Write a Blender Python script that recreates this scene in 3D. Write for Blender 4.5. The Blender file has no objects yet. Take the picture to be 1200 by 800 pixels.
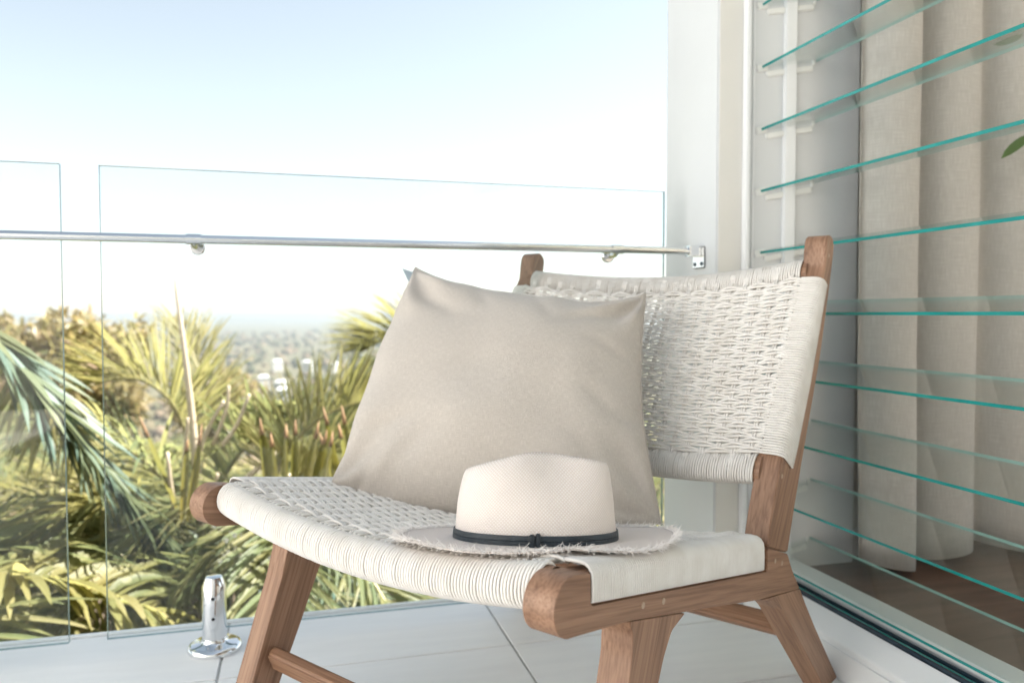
import bpy, bmesh, math, random
import numpy as np
from mathutils import Vector, Matrix, noise

R = math.radians
random.seed(11)
rng = np.random.default_rng(5)
scene = bpy.context.scene
col = scene.collection

# ------------------------------------------------------------------ camera
FPX, PITCH, YAW, CAMH = 910.0, math.atan(32 / 910), math.atan(252 / 910), 0.70
fw = Vector((math.sin(YAW) * math.cos(PITCH), math.cos(YAW) * math.cos(PITCH), -math.sin(PITCH)))
rt = Vector((math.cos(YAW), -math.sin(YAW), 0))
up = rt.cross(fw)
camd = bpy.data.cameras.new('camera')
cam = bpy.data.objects.new('camera', camd)
col.objects.link(cam)
M = Matrix((rt, up, -fw)).transposed().to_4x4()
M.translation = (0, 0, CAMH)
cam.matrix_world = M
camd.sensor_width = 36
camd.lens = FPX / 1200 * 36
camd.clip_start = 0.02
camd.clip_end = 60000
camd.dof.use_dof = True
camd.dof.focus_distance = 1.05
camd.dof.aperture_fstop = 3.9
scene.camera = cam

# ------------------------------------------------------------------ sky, sun, exposure
SUN_AZ, SUN_EL = R(91), R(52)          # azimuth clockwise from +Y
world = bpy.data.worlds.new('World')
scene.world = world
world.use_nodes = True
wn = world.node_tree.nodes
wl = world.node_tree.links
sky = wn.new('ShaderNodeTexSky')
sky.sky_type = 'NISHITA'
sky.sun_disc = False
sky.sun_elevation = SUN_EL
sky.sun_rotation = SUN_AZ
sky.altitude = 100
sky.air_density = 1.0
sky.dust_density = 0.45
sky.ozone_density = 0.25
hs = wn.new('ShaderNodeHueSaturation')          # thin sea air: a paler blue all round
hs.inputs['Saturation'].default_value = .47
hs.inputs['Hue'].default_value = .478
wl.new(sky.outputs[0], hs.inputs['Color'])
wl.new(hs.outputs[0], wn['Background'].inputs[0])
wn['Background'].inputs[1].default_value = 0.05
sund = bpy.data.lights.new('sun', 'SUN')
sund.energy = 5.0
sund.angle = R(0.5)
sund.color = (1.0, 0.94, 0.85)
sun = bpy.data.objects.new('sun', sund)
col.objects.link(sun)
sd = Vector((math.sin(SUN_AZ) * math.cos(SUN_EL), math.cos(SUN_AZ) * math.cos(SUN_EL), math.sin(SUN_EL)))
sun.rotation_euler = sd.to_track_quat('Z', 'Y').to_euler()
scene.view_settings.view_transform = 'Standard'
scene.view_settings.look = 'None'
scene.view_settings.exposure = 2.25
scene.view_settings.gamma = 1.0
scene.view_settings.use_curve_mapping = False
scene.render.engine = 'CYCLES'
scene.cycles.max_bounces = 8
scene.cycles.diffuse_bounces = 4
scene.cycles.glossy_bounces = 4
scene.cycles.transparent_max_bounces = 24

# ------------------------------------------------------------------ helpers
def at(px, py, depth):
    """world point seen at (px,py) of the 1200 px wide photograph, depth metres ahead"""
    return Vector((0, 0, CAMH)) + (fw + rt * ((px - 600) / FPX) + up * ((400 - py) / FPX)) * depth


def tag(o, label=None, cat=None, group=None, kind=None):
    if label: o['label'] = label
    if cat: o['category'] = cat
    if group: o['group'] = group
    if kind: o['kind'] = kind
    return o


def empty(name, loc=(0, 0, 0), rz=0.0, parent=None):
    o = bpy.data.objects.new(name, None)
    o.empty_display_size = .05
    o.location = loc
    o.rotation_euler = (0, 0, rz)
    o.parent = parent
    col.objects.link(o)
    return o


def link(name, me, mats, parent=None, loc=None, rz=None):
    if not isinstance(mats, (list, tuple)): mats = [mats]
    if len(me.materials) == 0:
        for m in mats: me.materials.append(m)
    o = bpy.data.objects.new(name, me)
    o.parent = parent
    if loc is not None: o.location = loc
    if rz is not None: o.rotation_euler = (0, 0, rz)
    col.objects.link(o)
    if me.get('bevelled'):
        wnm = o.modifiers.new('even_normals', 'WEIGHTED_NORMAL'); wnm.keep_sharp = True; wnm.weight = 100
    return o


def uvset(me, UV):
    uv = me.uv_layers.new(name='UVMap')
    li = np.zeros(len(me.loops), int); me.loops.foreach_get('vertex_index', li)
    uv.data.foreach_set('uv', np.array(UV)[li].ravel())


class MB:
    """collects vertices and faces for one mesh"""
    def __init__(self):
        self.v = []; self.f = []; self.m = []; self.n = 0; self.quads = []; self.leaves = []

    def add(self, verts, faces, mi=0):
        verts = np.asarray(verts, float).reshape(-1, 3)
        self.v.append(verts)
        b = self.n
        if isinstance(faces, np.ndarray):
            self.quads.append(faces + b)
        else:
            for f in faces: self.f.append(tuple(int(i) + b for i in f)); self.m.append(mi)
        self.n += len(verts)

    def box(self, a, b, mi=0, M=None):
        x0, y0, z0 = a; x1, y1, z1 = b
        v = [(x0, y0, z0), (x1, y0, z0), (x1, y1, z0), (x0, y1, z0), (x0, y0, z1), (x1, y0, z1), (x1, y1, z1), (x0, y1, z1)]
        if M is not None: v = [tuple(M @ Vector(p)) for p in v]
        self.add(v, [(0, 3, 2, 1), (4, 5, 6, 7), (0, 1, 5, 4), (1, 2, 6, 5), (2, 3, 7, 6), (3, 0, 4, 7)], mi)

    def tube(self, pts, r, ref=(0, 0, 1), sides=6, caps=True, closed=False, mi=0):
        pts = np.asarray(pts, float)
        n = len(pts)
        r = np.broadcast_to(np.asarray(r, float), (n,))
        if closed:
            tg = np.roll(pts, -1, 0) - np.roll(pts, 1, 0)
        else:
            tg = np.gradient(pts, axis=0)
        tg /= np.linalg.norm(tg, axis=1)[:, None] + 1e-12
        ref = np.broadcast_to(np.asarray(ref, float), (n, 3))
        a = ref - tg * (ref * tg).sum(1)[:, None]
        a /= np.linalg.norm(a, axis=1)[:, None] + 1e-12
        b = np.cross(tg, a)
        ph = np.arange(sides) * 2 * math.pi / sides
        V = pts[:, None, :] + r[:, None, None] * (a[:, None, :] * np.cos(ph)[None, :, None] + b[:, None, :] * np.sin(ph)[None, :, None])
        m = n if closed else n - 1
        i = np.repeat(np.arange(m), sides); k = np.tile(np.arange(sides), m)
        i2 = (i + 1) % n; k2 = (k + 1) % sides
        Q = np.stack([i * sides + k, i * sides + k2, i2 * sides + k2, i2 * sides + k], 1)
        b0 = self.n
        self.add(V.reshape(-1, 3), Q)
        if caps and not closed:
            self.f.append(tuple(b0 + q for q in range(sides - 1, -1, -1))); self.m.append(mi)
            self.f.append(tuple(b0 + (n - 1) * sides + q for q in range(sides))); self.m.append(mi)

    def lathe(self, prof, c=(0, 0, 0), sides=32, mi=0, M=None):
        V = []
        for r, z in prof:
            for k in range(sides):
                a = 2 * math.pi * k / sides
                p = Vector((r * math.cos(a), r * math.sin(a), z))
                if M is not None: p = M @ p
                V.append((p.x + c[0], p.y + c[1], p.z + c[2]))
        F = []
        for i in range(len(prof) - 1):
            for k in range(sides):
                k2 = (k + 1) % sides
                F.append((i * sides + k, i * sides + k2, (i + 1) * sides + k2, (i + 1) * sides + k))
        F.append(tuple(range(sides - 1, -1, -1)))
        F.append(tuple((len(prof) - 1) * sides + k for k in range(sides)))
        self.add(V, F, mi)

    def flush_leaves(self):
        if not self.leaves: return
        seg = self.leaves[0][6]
        A = lambda j: np.array([l[j] for l in self.leaves], float)
        q, dd, upv, L, W, dr, tw = A(0), A(1), A(2), A(3)[:, None], A(4)[:, None], A(5), A(7)[:, None]
        nrm = lambda a: a / (np.linalg.norm(a, axis=1)[:, None] + 1e-9)
        dd = nrm(dd)
        prof = [.45, .95, 1, .72, .05] if seg == 4 else [.4, .9, 1, .95, .7, .04]
        rows = []
        for i in range(seg + 1):
            sv_ = nrm(np.cross(dd, upv)); nv = np.cross(sv_, dd)
            s2 = sv_ * np.cos(tw) + nv * np.sin(tw); n2 = np.cross(s2, dd)
            w = W * prof[i] * .5
            rows += [q - s2 * w + n2 * w * .45, q, q + s2 * w + n2 * w * .45]
            q = q + dd * (L / seg)
            dd = dd.copy(); dd[:, 2] -= dr / seg; dd = nrm(dd)
        V = np.stack(rows, 1); nl, nv_ = V.shape[:2]
        base = []
        for i in range(seg):
            b = i * 3
            base += [(b, b + 1, b + 4, b + 3), (b + 1, b + 2, b + 5, b + 4)]
        Q = (np.arange(nl)[:, None, None] * nv_ + np.array(base)[None]).reshape(-1, 4)
        self.leaves = []
        self.add(V.reshape(-1, 3), Q)

    def mesh(self, name, smooth=False, sharp=None):
        self.flush_leaves()
        me = bpy.data.meshes.new(name)
        v = np.concatenate(self.v) if self.v else np.zeros((0, 3))
        Q = np.concatenate(self.quads) if self.quads else np.zeros((0, 4), int)
        sizes = np.concatenate([np.array([len(f) for f in self.f], int), np.full(len(Q), 4, int)]) if (self.f or len(Q)) else np.zeros(0, int)
        loops = np.concatenate([np.array([i for f in self.f for i in f], int), Q.ravel()]).astype(np.int32)
        me.vertices.add(len(v)); me.vertices.foreach_set('co', v.ravel().astype(np.float32))
        me.loops.add(len(loops)); me.loops.foreach_set('vertex_index', loops)
        me.polygons.add(len(sizes))
        me.polygons.foreach_set('loop_start', (np.cumsum(sizes) - sizes).astype(np.int32))
        mi = np.concatenate([np.array(self.m, int), np.zeros(len(Q), int)]).astype(np.int32)
        if mi.any(): me.polygons.foreach_set('material_index', mi)
        me.polygons.foreach_set('use_smooth', np.full(len(sizes), bool(smooth)))
        me.update(calc_edges=True)
        if smooth and sharp: me.set_sharp_from_angle(angle=sharp)
        return me

    def build(self, name, mats, parent=None, smooth=False, sharp=None, bevel=0, loc=None, rz=None):
        me = self.mesh(name, smooth, sharp)
        if bevel: bevel_mesh(me, bevel)
        return link(name, me, mats, parent, loc, rz)


def bevel_mesh(me, w, seg=2, ang=R(28)):
    bm = bmesh.new(); bm.from_mesh(me)
    bmesh.ops.recalc_face_normals(bm, faces=bm.faces)
    es = [e for e in bm.edges if len(e.link_faces) == 2 and e.calc_face_angle(0) > ang]
    bmesh.ops.bevel(bm, geom=es, offset=w, segments=seg, affect='EDGES', clamp_overlap=True)
    for f in bm.faces: f.smooth = True
    bm.to_mesh(me); bm.free(); me['bevelled'] = 1
    me.set_sharp_from_angle(angle=R(55))


def box_obj(name, a, b, mat, parent=None, bevel=0):
    m = MB(); m.box(a, b); return m.build(name, mat, parent, bevel=bevel)


# ------------------------------------------------------------------ materials
def new_mat(name):
    m = bpy.data.materials.new(name); m.use_nodes = True
    nt = m.node_tree
    return m, nt.nodes, nt.links, nt.nodes['Principled BSDF']


def ramp(N, stops):
    r = N.new('ShaderNodeValToRGB')
    el = r.color_ramp.elements
    while len(el) > 1: el.remove(el[-1])
    el[0].position, el[0].color = stops[0][0], (*stops[0][1], 1)
    for p, c in stops[1:]:
        e = el.new(p); e.color = (*c, 1)
    return r


def noise_mat(name, c1, c2, scale=5, rough=.6, bump=0, bscale=40, stretch=(1, 1, 1), coord='Object', detail=4, spec=.5, metallic=0, bdist=.002):
    m, N, L, P = new_mat(name)
    tc = N.new('ShaderNodeTexCoord'); mp = N.new('ShaderNodeMapping')
    mp.inputs['Scale'].default_value = stretch
    L.new(tc.outputs[coord], mp.inputs[0])
    n = N.new('ShaderNodeTexNoise'); n.inputs['Scale'].default_value = scale; n.inputs['Detail'].default_value = detail
    L.new(mp.outputs[0], n.inputs['Vector'])
    r = ramp(N, [(.3, c1), (.7, c2)])
    L.new(n.outputs[0], r.inputs[0]); L.new(r.outputs[0], P.inputs['Base Color'])
    P.inputs['Roughness'].default_value = rough
    P.inputs['Metallic'].default_value = metallic
    P.inputs['Specular IOR Level'].default_value = spec
    if bump:
        n2 = N.new('ShaderNodeTexNoise'); n2.inputs['Scale'].default_value = bscale; n2.inputs['Detail'].default_value = 3
        L.new(mp.outputs[0], n2.inputs['Vector'])
        b = N.new('ShaderNodeBump'); b.inputs['Strength'].default_value = bump; b.inputs['Distance'].default_value = bdist
        L.new(n2.outputs[0], b.inputs['Height']); L.new(b.outputs[0], P.inputs['Normal'])
    return m


def glass_mat(name, tint):
    m, N, L, P = new_mat(name)
    N.remove(P)
    out = N['Material Output']
    t = N.new('ShaderNodeBsdfTransparent'); t.inputs[0].default_value = (*tint, 1)
    g = N.new('ShaderNodeBsdfGlossy'); g.inputs['Roughness'].default_value = .0
    fr = N.new('ShaderNodeFresnel'); fr.inputs['IOR'].default_value = 1.45
    ge = N.new('ShaderNodeNewGeometry')               # same reflectance on both faces of the sheet
    io = N.new('ShaderNodeMapRange'); io.inputs[3].default_value = 1.45; io.inputs[4].default_value = 1 / 1.45
    L.new(ge.outputs['Backfacing'], io.inputs[0]); L.new(io.outputs[0], fr.inputs['IOR'])
    mx = N.new('ShaderNodeMixShader')
    L.new(fr.outputs[0], mx.inputs[0]); L.new(t.outputs[0], mx.inputs[1]); L.new(g.outputs[0], mx.inputs[2])
    L.new(mx.outputs[0], out.inputs[0])
    return m


def wood_mat():
    m, N, L, P = new_mat('teak')
    a = N.new('ShaderNodeAttribute'); a.attribute_name = 'gc'
    mp = N.new('ShaderNodeMapping'); mp.inputs['Scale'].default_value = (1.6, 30, 30)
    L.new(a.outputs['Vector'], mp.inputs[0])
    n = N.new('ShaderNodeTexNoise'); n.inputs['Scale'].default_value = 1.6; n.inputs['Detail'].default_value = 5; n.inputs['Distortion'].default_value = .7
    L.new(mp.outputs[0], n.inputs['Vector'])
    r = ramp(N, [(.25, (.20, .102, .058)), (.45, (.285, .157, .094)), (.62, (.35, .198, .122)), (.8, (.44, .268, .172))])
    L.new(n.outputs[0], r.inputs[0])
    mp2 = N.new('ShaderNodeMapping'); mp2.inputs['Scale'].default_value = (9, 260, 260)
    L.new(a.outputs['Vector'], mp2.inputs[0])
    n2 = N.new('ShaderNodeTexNoise'); n2.inputs['Scale'].default_value = 1; n2.inputs['Detail'].default_value = 3
    L.new(mp2.outputs[0], n2.inputs['Vector'])
    r2 = ramp(N, [(.36, (.62, .55, .5)), (.56, (1, 1, 1))])
    L.new(n2.outputs[0], r2.inputs[0])
    mx = N.new('ShaderNodeMix'); mx.data_type = 'RGBA'; mx.blend_type = 'MULTIPLY'; mx.inputs[0].default_value = .7
    L.new(r.outputs[0], mx.inputs[6]); L.new(r2.outputs[0], mx.inputs[7]); L.new(mx.outputs[2], P.inputs['Base Color'])
    P.inputs['Roughness'].default_value = .5
    b = N.new('ShaderNodeBump'); b.inputs['Strength'].default_value = .25; b.inputs['Distance'].default_value = .001
    L.new(n2.outputs[0], b.inputs['Height']); L.new(b.outputs[0], P.inputs['Normal'])
    return m


def linen_mat(name, c1, c2, trans=0.0, fine=1500):
    m, N, L, P = new_mat(name)
    tc = N.new('ShaderNodeTexCoord')
    def nz(sc, stretch, det=3):
        mp = N.new('ShaderNodeMapping'); mp.inputs['Scale'].default_value = stretch
        L.new(tc.outputs['UV'], mp.inputs[0])
        n = N.new('ShaderNodeTexNoise'); n.inputs['Scale'].default_value = sc; n.inputs['Detail'].default_value = det
        L.new(mp.outputs[0], n.inputs['Vector']); return n
    h = nz(1, (fine * .03, fine * .5, 1)); v = nz(1, (fine * .5, fine * .03, 1)); big = nz(3, (1, 1, 1), 4)
    add = N.new('ShaderNodeMath'); add.operation = 'ADD'
    L.new(h.outputs[0], add.inputs[0]); L.new(v.outputs[0], add.inputs[1])
    ad2 = N.new('ShaderNodeMath'); ad2.operation = 'MULTIPLY_ADD'; ad2.inputs[1].default_value = .22
    L.new(big.outputs[0], ad2.inputs[0]); L.new(add.outputs[0], ad2.inputs[2])
    r = ramp(N, [(.55 / 1.6, c1), (1.0, c2)])
    mr = N.new('ShaderNodeMapRange'); mr.inputs[1].default_value = .78; mr.inputs[2].default_value = 1.45
    L.new(ad2.outputs[0], mr.inputs[0]); L.new(mr.outputs[0], r.inputs[0])
    L.new(r.outputs[0], P.inputs['Base Color'])
    P.inputs['Roughness'].default_value = .95
    P.inputs['Specular IOR Level'].default_value = .1
    P.inputs['Sheen Weight'].default_value = .25
    b = N.new('ShaderNodeBump'); b.inputs['Strength'].default_value = .8; b.inputs['Distance'].default_value = .0008
    L.new(add.outputs[0], b.inputs['Height']); L.new(b.outputs[0], P.inputs['Normal'])
    if trans:
        t = N.new('ShaderNodeBsdfTranslucent'); L.new(r.outputs[0], t.inputs[0])
        mx = N.new('ShaderNodeMixShader'); mx.inputs[0].default_value = trans
        L.new(P.outputs[0], mx.inputs[1]); L.new(t.outputs[0], mx.inputs[2]); L.new(mx.outputs[0], N['Material Output'].inputs[0])
    return m


def leaf_mat(name, cols, tcol, trans=.4, rough=.35, spec=.5):
    m, N, L, P = new_mat(name)
    g = N.new('ShaderNodeNewGeometry'); tc = N.new('ShaderNodeTexCoord')
    n = N.new('ShaderNodeTexNoise'); n.inputs['Scale'].default_value = 2.3; n.inputs['Detail'].default_value = 2
    L.new(tc.outputs['Object'], n.inputs['Vector'])
    ma = N.new('ShaderNodeMath'); ma.operation = 'MULTIPLY_ADD'; ma.inputs[1].default_value = .9
    L.new(n.outputs[0], ma.inputs[0])
    m2 = N.new('ShaderNodeMath'); m2.operation = 'MULTIPLY_ADD'; m2.inputs[1].default_value = .55; m2.inputs[2].default_value = -.22
    L.new(g.outputs['Random Per Island'], m2.inputs[0]); L.new(m2.outputs[0], ma.inputs[2])
    k = len(cols) - 1
    r = ramp(N, [(.15 + .7 * i / k, c) for i, c in enumerate(cols)])
    L.new(ma.outputs[0], r.inputs[0]); L.new(r.outputs[0], P.inputs['Base Color'])
    P.inputs['Roughness'].default_value = rough
    P.inputs['Specular IOR Level'].default_value = spec
    t = N.new('ShaderNodeBsdfTranslucent')
    mxc = N.new('ShaderNodeMix'); mxc.data_type = 'RGBA'; mxc.inputs[0].default_value = .5
    mxc.inputs[7].default_value = (*tcol, 1)
    L.new(r.outputs[0], mxc.inputs[6]); L.new(mxc.outputs[2], t.inputs[0])
    mx = N.new('ShaderNodeMixShader'); mx.inputs[0].default_value = trans
    L.new(P.outputs[0], mx.inputs[1]); L.new(t.outputs[0], mx.inputs[2]); L.new(mx.outputs[0], N['Material Output'].inputs[0])
    return m


MAT = {}
MAT['teak'] = wood_mat()
MAT['plug'] = noise_mat('dowel_end_grain', (.38, .27, .19), (.48, .36, .27), 300, .6)
MAT['cord'] = noise_mat('cotton_cord', (.76, .715, .665), (.85, .815, .775), 30, .85, .5, 700, bdist=.0008, spec=.2)
MAT['linen'] = linen_mat('pillow_linen', (.505, .452, .402), (.655, .597, .54))
MAT['curtain'] = linen_mat('curtain_linen', (.515, .495, .46), (.625, .605, .57), trans=.22, fine=900)
MAT['white_paint'] = noise_mat('white_paint', (.64, .65, .66), (.68, .69, .70), 3, .5, .15, 90)
MAT['beige_paint_and_shade'] = noise_mat('warm_paint_and_shade', (.68, .66, .62), (.72, .70, .66), 4, .7, .3, 200)
MAT['frame'] = noise_mat('white_powdercoat', (.78, .79, .80), (.81, .82, .83), 2, .35)
MAT['plastic'] = noise_mat('white_plastic', (.78, .78, .76), (.82, .82, .80), 8, .4)
MAT['track'] = noise_mat('dark_track', (.015, .03, .045), (.03, .05, .07), 20, .25)
MAT['tile'] = noise_mat('white_tile', (.79, .79, .785), (.835, .835, .825), 5, .5, .10, 30, stretch=(1, 7, 1), bdist=.0015)
MAT['grout'] = noise_mat('grout', (.44, .44, .43), (.53, .53, .52), 60, .9)
MAT['steel'] = noise_mat('polished_steel', (.74, .75, .77), (.80, .81, .82), 6, .07, metallic=1)
MAT['black'] = noise_mat('socket_shade', (.01, .01, .01), (.02, .02, .02), 9, .6)
MAT['glass'] = glass_mat('balustrade_glass', (.955, .975, .975))
MAT['glass_edge'] = noise_mat('glass_edge', (.20, .29, .30), (.27, .36, .37), 30, .15)
MAT['blade_glass'] = glass_mat('louvre_glass', (.955, .98, .97))
MAT['blade_edge'] = noise_mat('louvre_glass_edge', (.008, .20, .19), (.02, .28, .265), 8, .12)
MAT['blade_edge_pale'] = noise_mat('louvre_glass_pale_edge', (.22, .42, .38), (.30, .5, .46), 8, .3)  # paler tone along the inner edge of each blade
MAT['wood_floor'] = noise_mat('dark_floorboards', (.085, .045, .030), (.17, .105, .075), 3, .35, .2, 40, stretch=(1, 12, 1))
MAT['room'] = noise_mat('room_wall', (.66, .635, .59), (.70, .675, .63), 3, .8)
MAT['band'] = noise_mat('navy_leather', (.010, .018, .026), (.022, .034, .045), 60, .45, .3, 300)
MAT['tag'] = noise_mat('grey_blue_label', (.20, .25, .29), (.26, .31, .35), 60, .8)
MAT['concrete'] = noise_mat('slab_render', (.55, .55, .54), (.62, .62, .61), 6, .8)

# ================================================================== SETTING
# ---- terrain: hillside falling away to a wide plain
def terrain_z(x, y):
    if y < 2: z = -3.4
    elif y < 60: z = -3.4 - .36 * (y - 2)
    elif y < 700: z = -24.3 - (y - 60) * .148
    else: z = -119.0 - min((y - 700) * .002, 3)
    if y > 8: z += noise.noise((x * .02, y * .02, 0)) * min(2.5, y * .02)
    return z


m = MB()
radii = [0] + list(np.geomspace(1.5, 17000, 90))
NA = 128
V = []; Fc = []
for i, r_ in enumerate(radii):
    for k in range(NA):
        a = 2 * math.pi * k / NA
        x, y = r_ * math.sin(a), r_ * math.cos(a)
        V.append((x, y, terrain_z(x, y)))
for i in range(1, len(radii)):
    for k in range(NA):
        k2 = (k + 1) % NA
        if i == 1: Fc.append((0, NA + k2, NA + k))
        else: Fc.append(((i - 1) * NA + k, (i - 1) * NA + k2, i * NA + k2, i * NA + k))
m.add(V, Fc)
MAT['ground'] = noise_mat('hillside_ground', (.05, .055, .022), (.13, .105, .055), .012, .95, coord='Object', detail=8)
g_ = m.build('ground', MAT['ground'], smooth=True)
tag(g_, kind='structure')

# far hills at the horizon
m = MB()
pts = []
nh = 160
V = []; Fc = []
for k in range(nh):
    a = R(-60) + R(120) * k / (nh - 1)
    d_ = 13500
    x, y = d_ * math.sin(a + YAW), d_ * math.cos(a + YAW)
    h_ = 55 + 45 * noise.noise((k * .09, 3.1, 0)) + 16 * noise.noise((k * .4, 7.7, 0))
    for (rr, zz) in ((.93, -123), (.97, -123 + h_ * .7), (1.0, -123 + h_), (1.04, -123 + h_ * .6), (1.1, -123)):
        V.append((x * rr, y * rr, zz))
for k in range(nh - 1):
    for j in range(4):
        Fc.append((k * 5 + j, (k + 1) * 5 + j, (k + 1) * 5 + j + 1, k * 5 + j + 1))
m.add(V, Fc)
MAT['hill'] = noise_mat('far_hill', (.05, .06, .04), (.09, .09, .06), .002, .95)
tag(m.build('hills', MAT['hill'], smooth=True), kind='structure')

# ---- balcony slab and tiles
FLX0, FLX1, FLY0, FLY1 = -4.5, 1.0, -3.0, 1.846
fl = box_obj('balcony_floor', (FLX0, FLY0, -.25), (FLX1, FLY1 - .006, -.0035), MAT['grout'])
tag(fl, kind='structure')
TX, TY = .588, .28
x0 = .434 + TX * -8
tile_meshes = {}
jx = [x0 + TX * i for i in range(0, 12)]
jx = [v for v in jx if v > -3.2]
edges_x = [v for v in jx if v < FLX1 - .05] + [FLX1]
ys = [FLY1 - TY * i for i in range(0, 14)]
for i in range(len(edges_x) - 1):
    for j in range(len(ys) - 1):
        w_, d_ = edges_x[i + 1] - edges_x[i] - .005, TY - .005
        key = round(w_, 4)
        if key not in tile_meshes:
            mm = MB(); mm.box((-w_ / 2, -d_ / 2, -.009), (w_ / 2, d_ / 2, 0)); me = mm.mesh('tile'); bevel_mesh(me, .0015, 1)
            me.materials.append(MAT['tile']); tile_meshes[key] = me
        o = link('tile', tile_meshes[key], MAT['tile'], fl, ((edges_x[i] + edges_x[i + 1]) / 2, (ys[j] + ys[j + 1]) / 2, rng.normal(0, .00025)))
# slim edge trim along the drop
o = box_obj('edge_trim', (FLX0, 1.848, -.20), (1.0, 1.862, .004), MAT['frame'], fl, bevel=.002)

# ---- house: corner column, walls, room behind the louvres
house = empty('house', (1.0, 0, 0))
tag(house, 'white rendered house wall with corner column beside the louvre window', 'house')
hx = -1.0   # children are placed relative to the Empty
def hbox(name, a, b, mat, bevel=0, parent=None):
    return box_obj(name, (a[0] + hx, a[1], a[2]), (b[0] + hx, b[1], b[2]), mat, parent or house, bevel)
m = MB()
m.box((.92 + hx, 1.582, -3.6), (1.30 + hx, 1.836, 2.9))
m.build('corner_column', MAT['white_paint'], house, bevel=.003)
hbox('column_shade_face', (.9235, 1.5785, .0), (.981, 1.5815, 2.899), MAT['beige_paint_and_shade'])  # warm tint puts the shaded tone of this side into its colour
hbox('upper_wall', (1.0, -3.0, 2.42), (1.16, 1.578, 2.9), MAT['white_paint'])
hbox('side_wall', (1.0, -3.0, -.2), (1.16, -1.0, 2.42), MAT['white_paint'])
hbox('rear_wall', (-3.4, -3.25, -.2), (.999, -3.05, 2.9), MAT['beige_paint_and_shade'])
# room
hbox('interior_floor', (1.135, -3.0, -.15), (5.4, 1.66, .098), MAT['wood_floor'])
hbox('interior_ceiling', (1.161, -3.0, 2.6), (3.9, 1.60, 2.75), MAT['room'])
hbox('interior_ceiling', (3.901, .65, 2.6), (5.4, 1.60, 2.75), MAT['room'])  # ceiling cut away beside this piece: an added skylight to brighten the room
hbox('rear_room_wall', (1.161, -3.2, -.1), (5.55, -3.001, 2.75), MAT['room'])
hbox('interior_wall', (1.301, 1.66, -.1), (1.75, 1.80, 2.599), MAT['room'])
hbox('wall_pier', (4.3, 1.66, -.1), (5.4, 1.80, 2.599), MAT['room'])
hbox('lintel_wall', (1.75, 1.66, 2.3), (4.3, 1.80, 2.598), MAT['room'])
hbox('window_wall', (1.75, 1.66, -.1), (4.3, 1.80, .55), MAT['room'])
hbox('far_wall', (5.4, 1.3, -.1), (5.55, 1.8, 2.75), MAT['room'])
hbox('far_wall', (5.4, -3.0, -.1), (5.55, -2.6, 2.75), MAT['room'])  # end pieces only; the wide gap between was opened to brighten the room
hbox('bounce_wall', (-3.6, -3.25, -.2), (-3.405, 1.84, 2.9), MAT['white_paint'])  # unseen white wall added to throw sunlight back onto the chair
hbox('return_wall', (1.118, 1.622, .098), (1.55, 1.659, 2.599), MAT['room'])
hbox('baseboard', (1.12, 1.612, .099), (1.549, 1.6215, .17), MAT['frame'], .002)
hbox('roof', (.90, -3.3, 2.905), (3.9, 1.90, 3.02), MAT['concrete'])
hbox('roof', (3.901, .65, 2.905), (5.8, 1.90, 3.02), MAT['concrete'])  # roof left open above the added skylight
MAT['bounce_rug'] = noise_mat('cream_bounce_rug', (.62, .59, .54), (.72, .69, .64), 60, .95, .6, 300)
hbox('bounce_carpet', (2.1, -2.6, .0985), (4.4, .62, .110), MAT['bounce_rug'], .003)  # unseen pale rug added to bounce skylight sun into the room

# ---- louvre window
LX0, BP, BZ0 = 1.03, .1405, 1.1225
win = empty('louvre_window', (1.03, .5, .1))
tag(win, 'louvre window of tilted clear glass blades in white frame', 'window')
def wbox(name, a, b, mat, bevel=0, parent=None):
    q = parent or win
    return box_obj(name, tuple(a[i] - win.location[i] for i in range(3)), tuple(b[i] - win.location[i] for i in range(3)), mat, q, bevel)
WY0, WY1 = -1.0, 1.60
wbox('jamb', (.982, 1.562, .06), (.992, 1.600, 2.42), MAT['frame'], .0015)
wbox('jamb', (.9925, 1.588, .06), (1.008, 1.6005, 2.42), MAT['frame'], .001)
wbox('jamb', (1.0085, 1.580, .06), (1.0145, 1.6015, 2.42), MAT['frame'], .001)
wbox('side_gallery', (1.015, 1.600, .06), (1.088, 1.6215, 2.42), MAT['frame'], .001)
wbox('inner_jamb', (1.0885, 1.570, .06), (1.117, 1.6205, 2.42), MAT['frame'], .0015)
wbox('head_frame', (.985, WY0, 2.421), (1.12, WY1, 2.50), MAT['frame'], .003)
# sill: sloped top over a low kerb
m = MB()
prof = [(1.001, -.01), (1.001, .064), (1.004, .0715), (1.038, .1005), (1.038, -.01)]
n_ = len(prof)
V = [(x - 1.03, y - .5, z - .1) for y in (WY0, 1.5995) for x, z in prof]
m.add(V, [tuple(range(n_ - 1, -1, -1)), tuple(range(n_, 2 * n_))] + [(i, (i + 1) % n_, n_ + (i + 1) % n_, n_ + i) for i in range(n_)])
m.build('sill', MAT['frame'], win, bevel=.0012)
wbox('sill_bead', (.9965, WY0, .0), (1.0005, 1.5785, .056), MAT['frame'], .001)
wbox('track', (1.0385, WY0, .05), (1.072, 1.5995, .101), MAT['track'])
wbox('track_lip', (1.0388, WY0, .1012), (1.043, 1.5995, .108), MAT['track'], .001)
wbox('track_lip', (1.057, WY0, .1012), (1.060, 1.5995, .110), MAT['track'], .0008)
wbox('track_edge_reflection', (1.047, WY0, .1012), (1.051, 1.5995, .106), MAT['blade_edge'])  # teal strip stands for the lowest blade's edge reflected in the track
wbox('inner_sill', (1.0722, WY0, .05), (1.133, 1.5995, .122), MAT['frame'], .003)
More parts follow.
